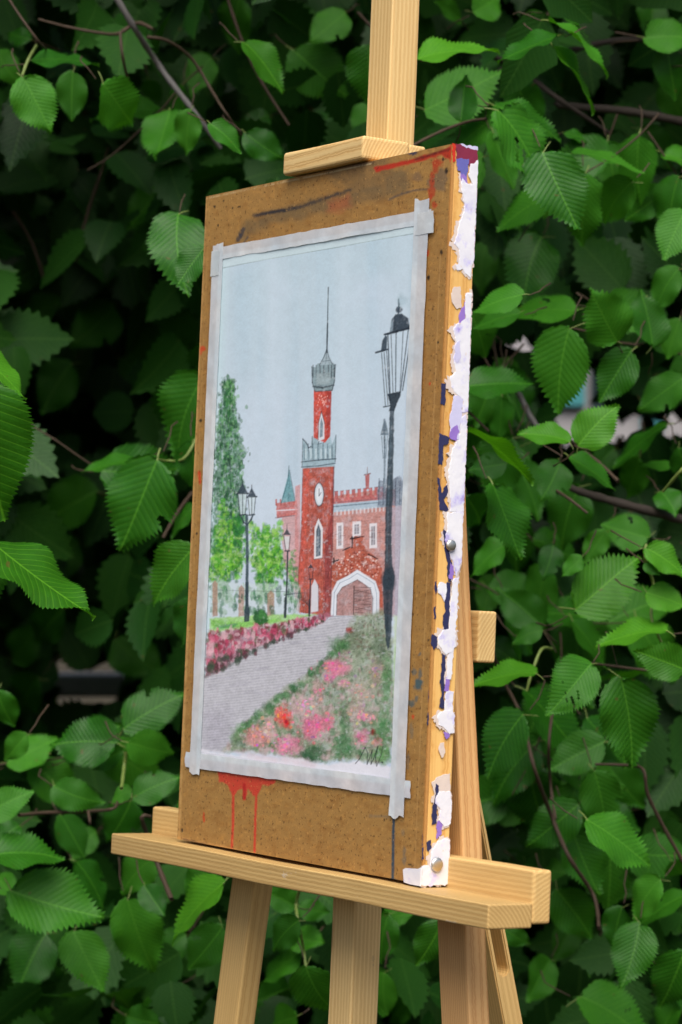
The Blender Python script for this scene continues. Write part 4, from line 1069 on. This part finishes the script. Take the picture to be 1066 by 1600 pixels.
def leaf_mesh(name, seed, mat, rows=44, cols=5, holes=None, tooth=1.0, rib=1.0):
    r = np.random.default_rng(seed)
    fold = r.uniform(0.04, 0.5); droop = r.uniform(-0.05, 0.42); twist = r.uniform(-0.5, 0.5); bend = r.uniform(-0.16, 0.16); nv = r.uniform(12.5, 17); vs_ = nv / 14.0; asy = r.uniform(-0.05, 0.05)
    wav = r.uniform(0.012, 0.05); wp = r.uniform(0, 6)
    V = []; UV = []; F = []
    vv = np.linspace(0, 1, rows + 1)
    for i, v in enumerate(vv):
        for j in range(-cols, cols + 1):
            u = j / cols
            side = 1 if u > 0 else -1
            vv2 = v - (0.045 * (1 - v) if side > 0 else 0.0) * abs(u)        # uneven elm base
            w = float(half_width(np.array(min(max(v, 0), 1)), (0.02 + asy) * side))
            if abs(j) == cols and 0 < i < rows:
                w = w * (1.0 + 0.015 * r.normal()) + tooth * (0.030 if i % 2 == 0 else -0.015) * min(1, v * 6) * (1 if v < .85 else 0.5) + (0.010 if i % 6 == 0 else 0)
            x = u * w
            yy = vv2 + (0.034 * tooth if (abs(j) == cols and i % 2 == 0 and i < rows) else 0.0) + 0.03 * abs(u) * (1 - v) * v
            s = (yy - 0.85 * abs(x)) * nv
            tri = abs((s % 1.0) - 0.5)
            z = 0.8 * fold * abs(x) * (1 - 0.5 * v) - droop * v * v + wav * abs(u) ** 2 * math.sin(yy * 13 + wp * side) - 0.0034 * rib * (tri - 0.25) * 2 * min(1, abs(u) * 4) * (1 - 0.5 * v)
            z += 0.10 * abs(u) ** 2 * -w * 0.8
            a = twist * v
            X2 = x * math.cos(a) - z * math.sin(a) + bend * v * v; Z2 = x * math.sin(a) + z * math.cos(a)
            V.append((X2, yy, Z2)); UV.append((x * vs_, yy * vs_))
    nc = 2 * cols + 1
    for i in range(rows):
        for j in range(2 * cols):
            a = i * nc + j
            if holes:
                cx = (V[a][0] + V[a + nc + 1][0]) / 2; cy = (V[a][1] + V[a + nc + 1][1]) / 2
                sx = cy - 0.85 * abs(cx)
                if any(abs(sx - h[1]) < h[3] and h[0] - h[2] < cx < h[0] + h[2] for h in holes): continue
            F.append((a, a + 1, a + nc + 1, a + nc))
    nleaf = len(F)
    # stalk
    base = len(V); L = 0.13; ns = 5
    for i in range(ns + 1):
        t = i / ns; yy = 0.01 - L * t; zz = -0.05 * t * t; rad = 0.011 * (1 - 0.2 * t)
        for q in range(4):
            an = math.pi / 2 * q; V.append((rad * math.cos(an) + bend * t, yy, zz + rad * math.sin(an) - 0.004)); UV.append((0, 0))
    for i in range(ns):
        for q in range(4):
            a = base + i * 4 + q; b = base + i * 4 + (q + 1) % 4
            F.append((a, b, b + 4, a + 4))
    me = bpy.data.meshes.new(name)
    me.from_pydata(V, [], F); me.update()
    ul = me.uv_layers.new(name='UVMap')
    li = np.empty(len(me.loops), np.int32); me.loops.foreach_get('vertex_index', li)
    ul.data.foreach_set('uv', np.array(UV, np.float32)[li].ravel())
    me.materials.append(mat); me.materials.append(STALK)
    mi = np.zeros(len(F), np.int32); mi[nleaf:] = 1
    me.polygons.foreach_set('material_index', mi)
    me.polygons.foreach_set('use_smooth', np.ones(len(F), bool))
    return me
LEAF_MESH = [leaf_mesh('leaf', 10 + i, LEAF) for i in range(13)] + [leaf_mesh('leaf', 70, LEAF, 52, 6, [(0.28, 0.2, 0.06, 0.05), (-0.1, 0.5, 0.025, 0.02)]), leaf_mesh('leaf', 71, LEAF, 52, 6, [(-0.3, 0.35, 0.09, 0.04), (0.12, 0.3, 0.02, 0.02)])]
YOUNG_MESH = [leaf_mesh('leaf', 40 + i, YOUNG) for i in range(4)]
BIG_YOUNG = [leaf_mesh('leaf', 81 + i, YOUNG, 80, 6, None, 0.5, 0.6) for i in range(3)]
HOLED = leaf_mesh('leaf', 61, LEAF, 60, 8, [(0.16, 0.30, 0.11, 0.030), (0.15, 0.44, 0.10, 0.030)])
BITTEN = leaf_mesh('leaf', 62, LEAF, 60, 8, [(-0.15, 0.40, 0.05, 0.022), (-0.11, 0.52, 0.045, 0.022), (-0.20, 0.50, 0.03, 0.016), (0.12, 0.42, 0.02, 0.012), (0.02, 0.6, 0.02, 0.012), (-0.07, 0.62, 0.02, 0.01)])

# base x, base y, tip x, tip y, width, tone: measured off the photograph;
# tone: y young nearest, b near, m middle, d deep
KEY = '''161 131 228 212 86 b|36 120 84 206 64 b|114 112 109 190 52 m|49 94 152 80 40 m|266 172 246 244 76 m|328 193 383 229 32 b|232 124 246 166 34 d|279 334 263 424 104 b
317 390 274 445 46 b|270 288 185 352 70 d|48 62 6 50 32 d|-6 78 18 132 42 d|66 415 -4 448 52 d|375 -4 350 76 48 d|381 66 456 127 46 b|458 78 542 152 72 d|298 172 284 242 46 m
383 208 442 252 44 m|515 178 488 216 42 d|578 72 568 162 52 m|572 162 560 212 42 d|508 140 548 168 32 d|652 92 776 54 62 b|664 172 790 114 76 m|720 190 730 114 46 b|732 190 806 270 66 m
778 172 882 276 78 H|772 165 888 194 52 b|848 238 893 353 86 b|864 72 948 160 40 b|872 56 776 90 32 b|858 32 966 84 28 b|866 22 926 40 24 m|850 24 806 58 36 m|1020 6 1018 58 56 d
892 240 1008 238 22 b|882 208 926 213 18 m|988 284 924 342 62 m|1042 300 974 338 52 m|1070 330 1037 400 56 b|962 344 925 430 76 d|846 370 800 456 78 d|882 345 828 392 56 d
818 460 736 477 46 b|812 490 738 502 36 m|900 486 792 474 46 m|964 534 920 456 72 b|1020 541 1010 450 46 m|890 513 850 642 80 b|987 548 933 628 66 m|1068 590 996 640 48 m
728 604 833 590 50 b|734 488 775 557 56 m|903 697 959 625 60 y|890 690 815 660 32 y|731 673 848 728 22 y|785 620 780 692 30 m|875 722 855 780 50 m|889 714 968 755 30 b
905 760 862 850 62 d|792 724 732 736 40 m|770 757 820 872 44 b|728 775 764 828 52 m|865 852 855 904 40 m|899 953 1008 868 80 b|1014 840 938 824 46 m|946 830 914 882 38 m
1009 856 1078 890 46 b|1010 926 1076 946 38 y|1042 985 930 983 28 y|846 979 783 912 62 m|870 972 906 1022 46 d|848 985 800 992 30 m|1000 715 980 782 60 d|1050 730 998 720 24 m
1033 768 1064 798 50 m|1042 664 950 716 30 m|802 648 842 692 44 d|776 900 748 952 46 d|790 850 728 892 40 m|910 870 878 902 26 b|876 905 870 962 46 d|1008 880 1028 898 20 b
1072 1048 1003 1012 56 y|1068 1052 932 1030 20 m|924 1037 866 1104 74 B|970 1058 1007 1198 86 b|822 1079 928 1184 50 m|818 1116 742 1202 46 b|838 1052 736 1047 20 b|917 1122 986 1198 56 m
950 1195 1002 1272 62 d|917 1281 1033 1343 58 b|1062 1168 1030 1232 56 d|850 1210 785 1312 86 d|870 1390 932 1472 62 m|972 1418 950 1482 36 m|1000 1442 984 1544 76 m|1032 1374 974 1428 42 m
1070 1398 990 1436 36 m|1070 1488 1030 1582 58 m|906 1557 1034 1602 52 m|932 1474 914 1512 42 d|790 1452 826 1482 30 m|1050 1346 1072 1374 36 m|810 998 842 1022 30 m
246 718 186 862 78 b|206 718 127 735 24 m|318 590 238 706 86 m|300 690 306 772 52 m|306 792 255 823 32 m|302 856 226 942 70 b|302 934 286 1012 46 b|112 568 55 642 58 d
152 768 50 812 70 d|122 848 60 894 60 d|193 1139 284 1072 66 m|184 1161 77 1150 66 m|192 1174 138 1196 34 m|200 1160 276 1182 56 m|208 1246 278 1206 52 m|206 1234 170 1246 26 m
-22 1272 46 1234 52 b|42 1148 4 1188 38 m|95 1274 136 1340 42 m|206 1250 174 1322 48 m|-12 1336 98 1317 44 b|17 1392 158 1446 86 b|115 1455 154 1548 72 m|120 1346 177 1413 34 m
199 1405 236 1530 66 m|242 1338 178 1386 52 m|226 1384 256 1433 44 m|350 1380 249 1455 56 b|322 1360 280 1396 36 m|-4 1368 18 1402 42 m|72 1458 18 1542 72 d|78 1478 74 1548 44 d
348 1448 300 1522 52 m|262 1543 148 1592 52 d|198 1588 248 1606 44 m|-4 1078 13 1142 42 m|84 1228 146 1262 52 m|478 1510 508 1604 64 b|467 1438 414 1478 40 b|458 1464 504 1478 42 m
467 1416 514 1432 30 m|462 1416 418 1392 38 m|472 1484 406 1538 42 m|452 1544 402 1562 48 d|464 1588 416 1604 52 m|608 1428 580 1502 46 m|578 1508 598 1594 48 m|598 1436 640 1424 34 m
692 1440 656 1514 44 b|600 1520 592 1588 36 m|640 1560 606 1600 44 d|30 1290 -6 1310 36 m|330 1240 262 1266 44 m|250 560 320 530 60 d|180 480 120 540 66 d|60 300 120 360 60 d
30 500 90 470 54 d|190 560 240 600 44 d|100 950 40 1010 60 d|180 1000 240 1060 60 d|60 1060 16 1110 54 d|1062 60 1000 100 44 d|1040 130 1070 200 46 d|1000 200 1060 260 50 d
960 240 1000 300 44 d|720 30 680 0 50 d|740 20 790 -6 44 m|540 20 490 60 50 d|470 30 420 -4 46 d|300 20 250 60 54 d|150 20 200 -8 44 d|330 90 290 130 44 d|420 180 380 190 36 d
760 300 800 350 56 d|760 380 740 440 52 d|1060 420 1010 480 50 m|1000 400 960 460 52 d|1062 500 1040 560 44 m|780 560 810 610 40 d|1060 700 1080 760 44 m|960 700 920 740 40 d
760 1000 800 1040 44 d|760 1240 800 1290 60 d|880 1250 930 1310 60 d|1060 1280 1000 1300 46 d|820 1350 880 1370 50 d|1010 1350 960 1390 48 d|860 1500 820 1560 60 d|900 1440 860 1500 50 d
1062 1440 1020 1470 46 d|970 1540 930 1590 50 d|40 1580 100 1560 52 d|290 1460 240 1500 46 d|270 1530 310 1590 54 d|150 1300 110 1330 40 d|60 1190 100 1230 46 d|20 1030 60 990 46 d'''
DEPTH = {'y': (2.72, 2.84), 'b': (2.76, 2.92), 'm': (2.92, 3.14), 'd': (3.2, 3.55), 'H': (2.76, 2.78), 'B': (2.76, 2.78)}
ELM = root_at('elm_tree', tuple(Vector((at(1500, 900, 4.3).x, at(1500, 900, 4.3).y, 0))))
tag(ELM, 'dense green elm tree with toothed leaves filling the background behind the easel', 'tree')
stalk_jobs = []
N_LEAF = [0]
def place_leaf(bx, by, tx, ty, w, tone, parent, depth=None, rr=random):
    Lpx = math.hypot(tx - bx, ty - by)
    D = depth or rr.uniform(*DEPTH[tone])
    nat = 0.66 * Lpx
    p0 = at(bx, by, D)
    real = Lpx * D / FPX
    dz = rr.uniform(-0.12, 0.12) * real
    roll = 0.0
    if w > nat * 1.05:                                   # foreshortened: the tip comes forward or goes back
        Lr = w / 0.66; dz = (-1 if rr.random() < 0.75 else 1) * math.sqrt(max(0.0, min(Lr, Lpx * 1.45) ** 2 - Lpx ** 2)) * D / FPX
    else:
        roll = math.acos(max(0.24, min(1.0, w * 1.14 / nat)))
    p1 = at(tx, ty, D + dz)
    y = (p1 - p0); L = y.length; y.normalize()
    n = -FWD + UPV * rr.uniform(0.1, 0.5) + RIGHT * rr.uniform(-0.25, 0.25)
    n = (n - y * n.dot(y)).normalized()
    x = y.cross(n).normalized()
    if roll:
        s = 1 if (x.z < 0) else -1                       # roll so that the upper side looks to the sky
        q = Matrix.Rotation(-s * roll * 0.92, 3, y)
        n2 = q @ n
        if n2.z < n.z: n2 = Matrix.Rotation(s * roll * 0.92, 3, y) @ n
        n = n2; x = y.cross(n).normalized()
    me = rr.choice(BIG_YOUNG) if parent is not ELM and tone == 'y' else HOLED if tone == 'H' else BITTEN if tone == 'B' else rr.choice(YOUNG_MESH) if tone == 'y' or (tone == 'b' and rr.random() < 0.22) else rr.choice(LEAF_MESH)
    o = bpy.data.objects.new('leaf', me); LINK(o)
    o.parent = parent; o.matrix_parent_inverse = PINV[parent.name]
    k = L * rr.uniform(0.92, 1.14)
    o.matrix_basis = Matrix(((x.x * k, y.x * L, n.x * L, p0.x), (x.y * k, y.y * L, n.y * L, p0.y), (x.z * k, y.z * L, n.z * L, p0.z), (0, 0, 0, 1)))
    stalk_jobs.append((p0 - y * L * 0.12 - n * L * 0.05, y.copy(), n.copy(), L))
    N_LEAF[0] += 1
    return o
for rec in KEY.replace('\n', '|').split('|'):
    f = rec.split()
    if len(f) == 6:
        v5 = [float(v) for v in f[:5]]
        deep = f[5] == 'd' and v5[0] < 262 and 230 < v5[1] < 1070      # the open hollow on the left
        place_leaf(*v5, f[5], ELM, random.uniform(3.75, 4.05) if deep else None)

# gaps in the foliage through which the far setting shows
GAPS = [(88, 176, 1050, 1090), (882, 908, 622, 684), (904, 922, 596, 626), (810, 824, 540, 556), (972, 986, 664, 684), (1052, 1066, 668, 684)]
def in_gap(u, v, rad):
    m = np.zeros(u.shape, bool)
    for x0, x1, y0, y1 in GAPS:
        m |= (u > x0 - rad) & (u < x1 + rad) & (v > y0 - rad) & (v < y1 + rad)
    return m
# recesses in the crown where only deep leaves are seen
HOLLOWS = [(60, 330, 100, 110), (120, 450, 170, 110), (200, 540, 110, 90), (110, 680, 120, 90), (110, 780, 100, 80), (120, 940, 140, 110), (240, 1000, 60, 60), (120, 1060, 120, 50), (100, 250, 120, 50),
           (60, 1520, 70, 60), (200, 1480, 60, 40), (780, 1340, 60, 60), (850, 1540, 60, 60), (800, 430, 50, 60), (960, 520, 30, 30), (450, 1540, 40, 40), (840, 690, 40, 30), (1000, 1240, 40, 40)]
def hollow(u, v):
    h = np.zeros(np.shape(u))
    for x, y, rx, ry in HOLLOWS: h = np.maximum(h, 1.35 - np.hypot((u - x) / rx, (v - y) / ry))
    return np.clip(h, 0, 1)
fill_r = random.Random(5)
tries = 0
spray_twigs = []
while N_LEAF[0] < 297 and tries < 4000:
    tries += 1
    bx = fill_r.uniform(-40, 1106) if fill_r.random() < 0.45 else fill_r.uniform(700, 1106)
    by = fill_r.uniform(-40, 1600)
    if 300 < bx < 700 and 300 < by < 1330: continue
    if float(hollow(bx, by + 40)) > 0.12: continue
    a = math.radians(fill_r.gauss(95, 50)); D = fill_r.uniform(3.02, 3.3)
    px_, py_ = bx, by; path = [(px_, py_)]
    for q in range(fill_r.randint(4, 6)):
        if N_LEAF[0] >= 297: break
        st_ = fill_r.uniform(38, 58)
        px_ += st_ * math.cos(a); py_ += st_ * math.sin(a); a += fill_r.uniform(-0.2, 0.2)
        path.append((px_, py_))
        L = fill_r.uniform(78, 112) + 4 * q
        b = a + (1 if q % 2 else -1) * fill_r.uniform(0.55, 1.0)
        b = b * 0.85 + math.radians(90) * 0.15
        tx, ty = px_ + L * math.cos(b), py_ + L * math.sin(b)
        if float(hollow((px_ + tx) / 2, (py_ + ty) / 2)) > 0.25: continue
        if in_gap(np.array([(px_ + tx) / 2]), np.array([(py_ + ty) / 2]), 34)[0]: continue
        place_leaf(px_, py_, tx, ty, L * fill_r.uniform(0.40, 0.66), 'm', ELM, D + fill_r.uniform(-0.03, 0.05), fill_r)
    spray_twigs.append((path, D + 0.01))

# the nearer spray at the left edge
SPRAY = root_at('elm_branch', tuple(at(-150, 700, 2.6)))
tag(SPRAY, 'bright green elm branch tip reaching in at the left edge', 'branch')
for rec in ((-52, 600, 27, 808, 128, 'y', 2.42), (-40, 545, 47, 619, 44, 'y', 2.5), (-14, 846, 140, 974, 58, 'y', 2.46), (-30, 850, 4, 972, 40, 'b', 2.52), (-60, 930, 10, 905, 44, 'b', 2.55)):
    place_leaf(*rec[:6], SPRAY, rec[6], fill_r)

# ---- masses of leaves too many to count
def mass(name, N, sampler, size, parent, mat, rows=9, seed=1, face=0.75, label=None):
    r = np.random.default_rng(seed)
    P = sampler(r, N); N = len(P)
    # template: serrate outline, folded, 3 verts per row
    v = np.linspace(0, 1, rows + 1)
    w = half_width(v); w[0] = 0.02; w[-1] = 0.0
    jag = np.where(np.arange(rows + 1) % 2 == 0, 1.13, 0.90)
    T = []; UVT = []
    for i in range(rows + 1):
        for s in (-1, 0, 1):
            x = s * w[i] * (jag[i] if s else 1)
            T.append((x, v[i] + (0.03 if s and i % 2 == 0 and i < rows else 0), 0.22 * abs(x) - 0.18 * v[i] ** 2)); UVT.append((x, v[i]))
    T = np.array(T); UVT = np.array(UVT)
    Ft = []
    for i in range(rows):
        a = i * 3; Ft += [(a, a + 1, a + 4, a + 3), (a + 1, a + 2, a + 5, a + 4)]
    Ft = np.array(Ft)
    F_, U_, R_ = np.array(FLAT), np.array([0, 0, 1.0]), np.array(RIGHT)
    K = 6                                                # leaves alternate along each hidden twig
    tdir = r.normal(0, 0.35, (N, 3)) + R_ * r.normal(0, 0.7, (N, 1)) - U_ * 0.55
    tdir /= np.linalg.norm(tdir, axis=1)[:, None]
    tn = r.normal(0, 0.45, (N, 3)) - F_ * face + U_ * 0.6
    tn -= tdir * (tn * tdir).sum(1)[:, None]; tn /= np.linalg.norm(tn, axis=1)[:, None]
    ts = np.cross(tdir, tn)
    j = np.tile(np.arange(K), N); ii = np.repeat(np.arange(N), K)
    step = 0.42 * (size[0] + size[1]) / 2
    P = P[ii] + tdir[ii] * (j * step)[:, None] + r.normal(0, 0.006, (N * K, 3))
    y = tdir[ii] * 0.62 + ts[ii] * (np.where(j % 2, 1, -1) * r.uniform(0.45, 1.0, N * K))[:, None] - U_ * 0.25 + r.normal(0, 0.16, (N * K, 3))
    y /= np.linalg.norm(y, axis=1)[:, None]
    n = tn[ii] + r.normal(0, 0.28, (N * K, 3))
    N = N * K
    n -= y * (n * y).sum(1)[:, None]; n /= np.linalg.norm(n, axis=1)[:, None]
    x = np.cross(y, n)
    L = r.uniform(size[0], size[1], (N, 1, 1))
    gu, gv, gd = seen_from_stand(P + 0.5 * L[:, 0] * y)
    ok = ~in_gap(gu, gv, 0.34 * L[:, 0, 0] * FPX / gd)
    P, x, y, n, L = P[ok], x[ok], y[ok], n[ok], L[ok]; N = len(P)
    V = P[:, None, :] + L * (T[None, :, 0:1] * x[:, None, :] * r.uniform(0.85, 1.1, (N, 1, 1)) + T[None, :, 1:2] * y[:, None, :] + T[None, :, 2:3] * n[:, None, :] * r.uniform(0.3, 1.6, (N, 1, 1)))
    F = (Ft[None] + (np.arange(N) * len(T))[:, None, None]).reshape(-1, 4)
    me = bpy.data.meshes.new(name)
    me.vertices.add(N * len(T)); me.vertices.foreach_set('co', V.astype(np.float32).ravel())
    me.loops.add(F.size); me.loops.foreach_set('vertex_index', F.ravel().astype(np.int32))
    me.polygons.add(len(F)); me.polygons.foreach_set('loop_start', np.arange(0, F.size, 4, dtype=np.int32))
    me.update(calc_edges=True)
    me.polygons.foreach_set('use_smooth', np.ones(len(F), bool))
    ul = me.uv_layers.new(name='UVMap')
    uvs = np.tile(UVT, (N, 1)).astype(np.float32)
    ul.data.foreach_set('uv', uvs[F.ravel()].ravel())
    a_ = me.attributes.new('tone', 'FLOAT', 'POINT'); a_.data.foreach_set('value', np.repeat(r.random(N), len(T)).astype(np.float32))
    me.materials.append(mat)
    o = bpy.data.objects.new(name, me); LINK(o)
    if parent:
        o.parent = parent; o.matrix_parent_inverse = PINV[parent.name]
    o['kind'] = 'stuff'
    return o
def bearing_points(u, v, d):
    C = np.array(CAM)
    return C + d[:, None] * (np.array(FWD) + np.array(RIGHT) * ((u - IMW / 2) / FPX)[:, None] + np.array(CUP) * ((IMH / 2 - v) / FPX)[:, None])
def mid_layer(r, N):
    u = r.uniform(-900, 2000, N); v = r.uniform(-500, 2300, N); d = 3.2 + 1.05 * r.random(N) ** 0.9
    P = bearing_points(u, v, d)
    keep = (r.random(N) > hollow(u, v - 30) * 1.4 * (d < 3.85)) & (P[:, 2] > 0.1)
    return P[keep]
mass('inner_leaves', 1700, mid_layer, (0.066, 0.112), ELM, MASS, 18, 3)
def deep_layer(r, N):
    u = r.uniform(-1100, 2200, N); v = r.uniform(-450, 2000, N); d = r.uniform(4.3, 6.0, N)
    P = bearing_points(u, v, d)
    keep = (P[:, 2] > 0.02)
    return P[keep]
def canopy(r, N):
    # the crown overhead and to the sides, out of the frame, that shades the inside of the bush
    w = r.uniform(-2.5, 2.5, N); d = r.uniform(2.8, 6.2, N); z = 1.095 + d * 0.205 + 0.12 + r.random(N) ** 1.4 * 1.3
    C = np.array(CAM)
    P = C + d[:, None] * np.array(FLAT) + w[:, None] * np.array(RIGHT); P[:, 2] = z
    return P
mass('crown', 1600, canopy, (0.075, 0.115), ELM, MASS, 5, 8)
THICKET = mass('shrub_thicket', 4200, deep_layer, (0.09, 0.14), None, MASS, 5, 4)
tag(THICKET, 'dark blurred mass of shrubs deep behind the elm leaves', 'shrubs')

# ---- branches and twigs
def tube(name, pts, radii, mat, parent, sides=8, sub=6):
    P = [Vector(p) for p in pts]; n = len(P); Q = []; R = []
    for i in range(n - 1):
        p0, p1, p2, p3 = P[max(i - 1, 0)], P[i], P[i + 1], P[min(i + 2, n - 1)]
        for j in range(sub):
            t = j / sub
            Q.append(0.5 * ((2 * p1) + (p2 - p0) * t + (2 * p0 - 5 * p1 + 4 * p2 - p3) * t * t + (3 * p1 - p0 - 3 * p2 + p3) * t ** 3))
            R.append(radii[i] * (1 - t) + radii[i + 1] * t)
    Q.append(P[-1]); R.append(radii[-1])
    vs, fs = tube_geo(Q, R, sides)
    return mesh_obj(name, vs, fs, mat, parent, True)
def tube_geo(Q, R, sides):
    vs = []; fs = []
    up = Vector((0.3, 0.2, 0.9))
    for i, q in enumerate(Q):
        t = (Q[min(i + 1, len(Q) - 1)] - Q[max(i - 1, 0)])
        t = t.normalized() if t.length > 1e-9 else Vector((0, 0, 1))
        a = t.cross(up).normalized(); b = t.cross(a)
        k = 1 + 0.12 * math.sin(i * 2.3)
        for s in range(sides):
            an = 2 * math.pi * s / sides; vs.append(q + (a * math.cos(an) + b * math.sin(an)) * R[i] * k)
    for i in range(len(Q) - 1):
        for s in range(sides):
            a = i * sides + s; b = i * sides + (s + 1) % sides
            fs.append((a, b, b + sides, a + sides))
    return vs, fs
BR = [  # (photo measures along the branch, thickness there, distance, material)
    ([(150, -60), (205, 35), (250, 105), (300, 170), (345, 232)], [11, 10, 10, 9, 7], 3.12, BARK_GREY),
    ([(5, -30), (15, 0), (58, 62), (73, 77)], [4, 4, 4, 3], 2.95, TWIG),
    ([(60, 30), (105, 42), (160, 52), (186, 52), (214, 36), (240, 46)], [3, 4, 5, 6, 7, 5], 3.08, TWIG),
    ([(188, 50), (192, 90), (206, 150)], [5, 5, 4], 3.06, TWIG),
    ([(230, 58), (262, 64), (300, 92), (330, 140), (350, 172), (384, 220)], [6, 5, 5, 5, 4, 3], 3.0, TWIG),
    ([(350, -20), (380, 68), (410, 130), (452, 196)], [6, 5, 5, 4], 3.1, TWIG),
    ([(1120, 58), (1066, 60), (960, 64), (888, 80), (800, 104), (740, 130)], [11, 10, 10, 10, 11, 8], 3.2, BARK),
    ([(1120, 200), (1066, 190), (980, 174), (880, 165), (800, 150)], [15, 14, 13, 12, 9], 3.22, BARK),
    ([(760, 84), (812, 110), (880, 160), (952, 208)], [9, 9, 8, 6], 3.16, BARK),
    ([(640, 230), (690, 205), (732, 190), (760, 186)], [5, 5, 5, 4], 2.86, TWIG),
    ([(880, 755), (906, 768), (975, 788), (1066, 812), (1130, 830)], [10, 12, 14, 15, 16], 3.05, BARK),
    ([(862, 762), (890, 780), (918, 802)], [5, 5, 4], 2.95, TWIG),
    ([(886, 684), (905, 700), (935, 722), (966, 752)], [5, 5, 6, 6], 2.92, TWIG),
    ([(790, 590), (812, 618), (832, 656), (860, 690)], [8, 9, 10, 8], 3.15, BARK_GREY),
    ([(715, 630), (735, 646), (764, 674)], [4, 4, 4], 2.9, TWIG),
    ([(770, 1020), (785, 1060), (815, 1120), (835, 1200), (862, 1275), (890, 1340), (928, 1400), (936, 1450)], [6, 6, 6, 6, 7, 7, 6, 6], 2.98, TWIG),
    ([(868, 1080), (858, 1160), (860, 1220), (868, 1280)], [5, 5, 5, 5], 3.02, TWIG),
    ([(930, 1194), (985, 1196), (1006, 1204), (1012, 1240), (1036, 1290), (1075, 1360)], [4, 5, 5, 6, 6, 6], 2.95, TWIG),
    ([(30, 1274), (70, 1270), (130, 1268), (176, 1264), (184, 1250)], [6, 6, 6, 5, 4], 2.98, TWIG),
    ([(138, 1268), (141, 1286)], [5, 4], 2.98, TWIG),
    ([(236, 1276), (222, 1277), (232, 1310), (247, 1352), (268, 1405)], [5, 7, 7, 8, 8], 2.9, TWIG),
    ([(197, 1175), (194, 1200), (190, 1232)], [6, 6, 5], 2.94, STALK),
    ([(862, 1014), (846, 1015), (831, 1052), (823, 1080)], [5, 5, 5, 4], 2.9, STALK),
    ([(1090, 715), (1066, 734), (1036, 768)], [6, 6, 4], 2.85, STALK),
    ([(1010, 850), (1008, 873), (1021, 914), (1018, 965), (1034, 1004)], [4, 5, 5, 5, 4], 2.84, STALK),
    ([(58, 70), (44, 94), (35, 118)], [5, 5, 4], 2.9, STALK),
    ([(170, 230), (158, 270), (138, 330), (118, 410)], [4, 5, 5, 5], 3.5, TWIG),
    ([(20, 330), (50, 380), (70, 440)], [5, 5, 5], 3.6, TWIG),
    ([(310, 680), (288, 716), (262, 720), (246, 718)], [5, 5, 4, 4], 2.9, STALK),
    ([(255, 840), (278, 800), (300, 770)], [5, 6, 6], 3.1, TWIG),
    ([(470, 1385), (463, 1412), (466, 1440), (474, 1480), (478, 1510)], [5, 5, 5, 4, 4], 2.92, STALK),
    ([(560, 20), (600, 60), (660, 95)], [5, 5, 4], 3.1, TWIG),
    ([(1120, 1020), (1066, 1050), (1000, 1046), (924, 1036)], [6, 5, 4, 4], 2.95, TWIG),
    ([(1000, 540), (964, 534), (930, 522), (892, 512)], [4, 4, 4, 4], 2.96, TWIG),
]
for pts, th, D, m in BR:
    q = [at(x, y, D + 0.03 * math.sin(i * 1.7 + x)) for i, (x, y) in enumerate(pts)]
    tube('twig' if max(th) < 9 else 'branch', q, [t * 0.5 * D / FPX for t in th], m, ELM)
for path, D in spray_twigs:
    tube('twig', [at(x, y, D) for x, y in path], [1.7 * D / FPX * (1 - 0.5 * i / len(path)) for i in range(len(path))], TWIG, ELM, 6, 3)
# trunk and limbs stand right of and above the frame, limbs reach across behind the leaves
tb = Vector((ELM.location.x, ELM.location.y, 0))
tube('trunk', [tb - UPV * 0.02, tb + Vector((0.03, 0.02, 0.7)), tb + Vector((-0.02, 0.05, 1.5)), tb + Vector((0.05, 0.08, 2.6)), tb + Vector((0.02, 0.1, 3.4))], [0.14, 0.105, 0.09, 0.07, 0.03], BARK, ELM, 12)
for a, b, c_ in (((1480, 500), (1280, 260), (1120, 200)), ((1490, 700), (1300, 760), (1130, 830)), ((1470, 300), (1300, 60), (1120, 58)), ((1450, -100), (700, -300), (150, -60)), ((1490, 1000), (1250, 1060), (1120, 1020))):
    tube('limb', [at(*a, 4.25), at(*b, 3.7), at(*c_, 3.1)], [0.03, 0.018, 0.007], BARK, ELM)
sp0 = SPRAY.location
tube('twig', [sp0, at(-80, 640, 2.52), at(-46, 600, 2.46)], [0.004, 0.003, 0.0015], TWIG, SPRAY)
tube('twig', [sp0, at(-80, 790, 2.52), at(-18, 845, 2.48)], [0.004, 0.003, 0.0015], TWIG, SPRAY)
tube('stem', [at(-520, 1100, 3.0), at(-330, 860, 2.8), sp0], [0.009, 0.006, 0.004], BARK, SPRAY)

# fine stalk twigs carrying the leaves
vs_all = []; fs_all = []
tw = random.Random(9)
for p, y, n, L in stalk_jobs:
    d1 = (-y + UPV * tw.uniform(0.1, 0.6) + FLAT * tw.uniform(1.2, 2.0)).normalized()
    q = [p + y * L * 0.02, p - y * L * 0.12 + d1 * 0.006, p - y * L * 0.16 + d1 * 0.016 + RIGHT * tw.uniform(-.004, .004), p - y * L * 0.1 + d1 * 0.036 + FLAT * 0.02]
    v, f = tube_geo(q, [0.0006, 0.0007, 0.0008, 0.0010], 5)
    o_ = len(vs_all); vs_all += v; fs_all += [tuple(i + o_ for i in ff) for ff in f]
st = mesh_obj('fine_twigs', vs_all, fs_all, TWIG, ELM, True)
st['kind'] = 'stuff'
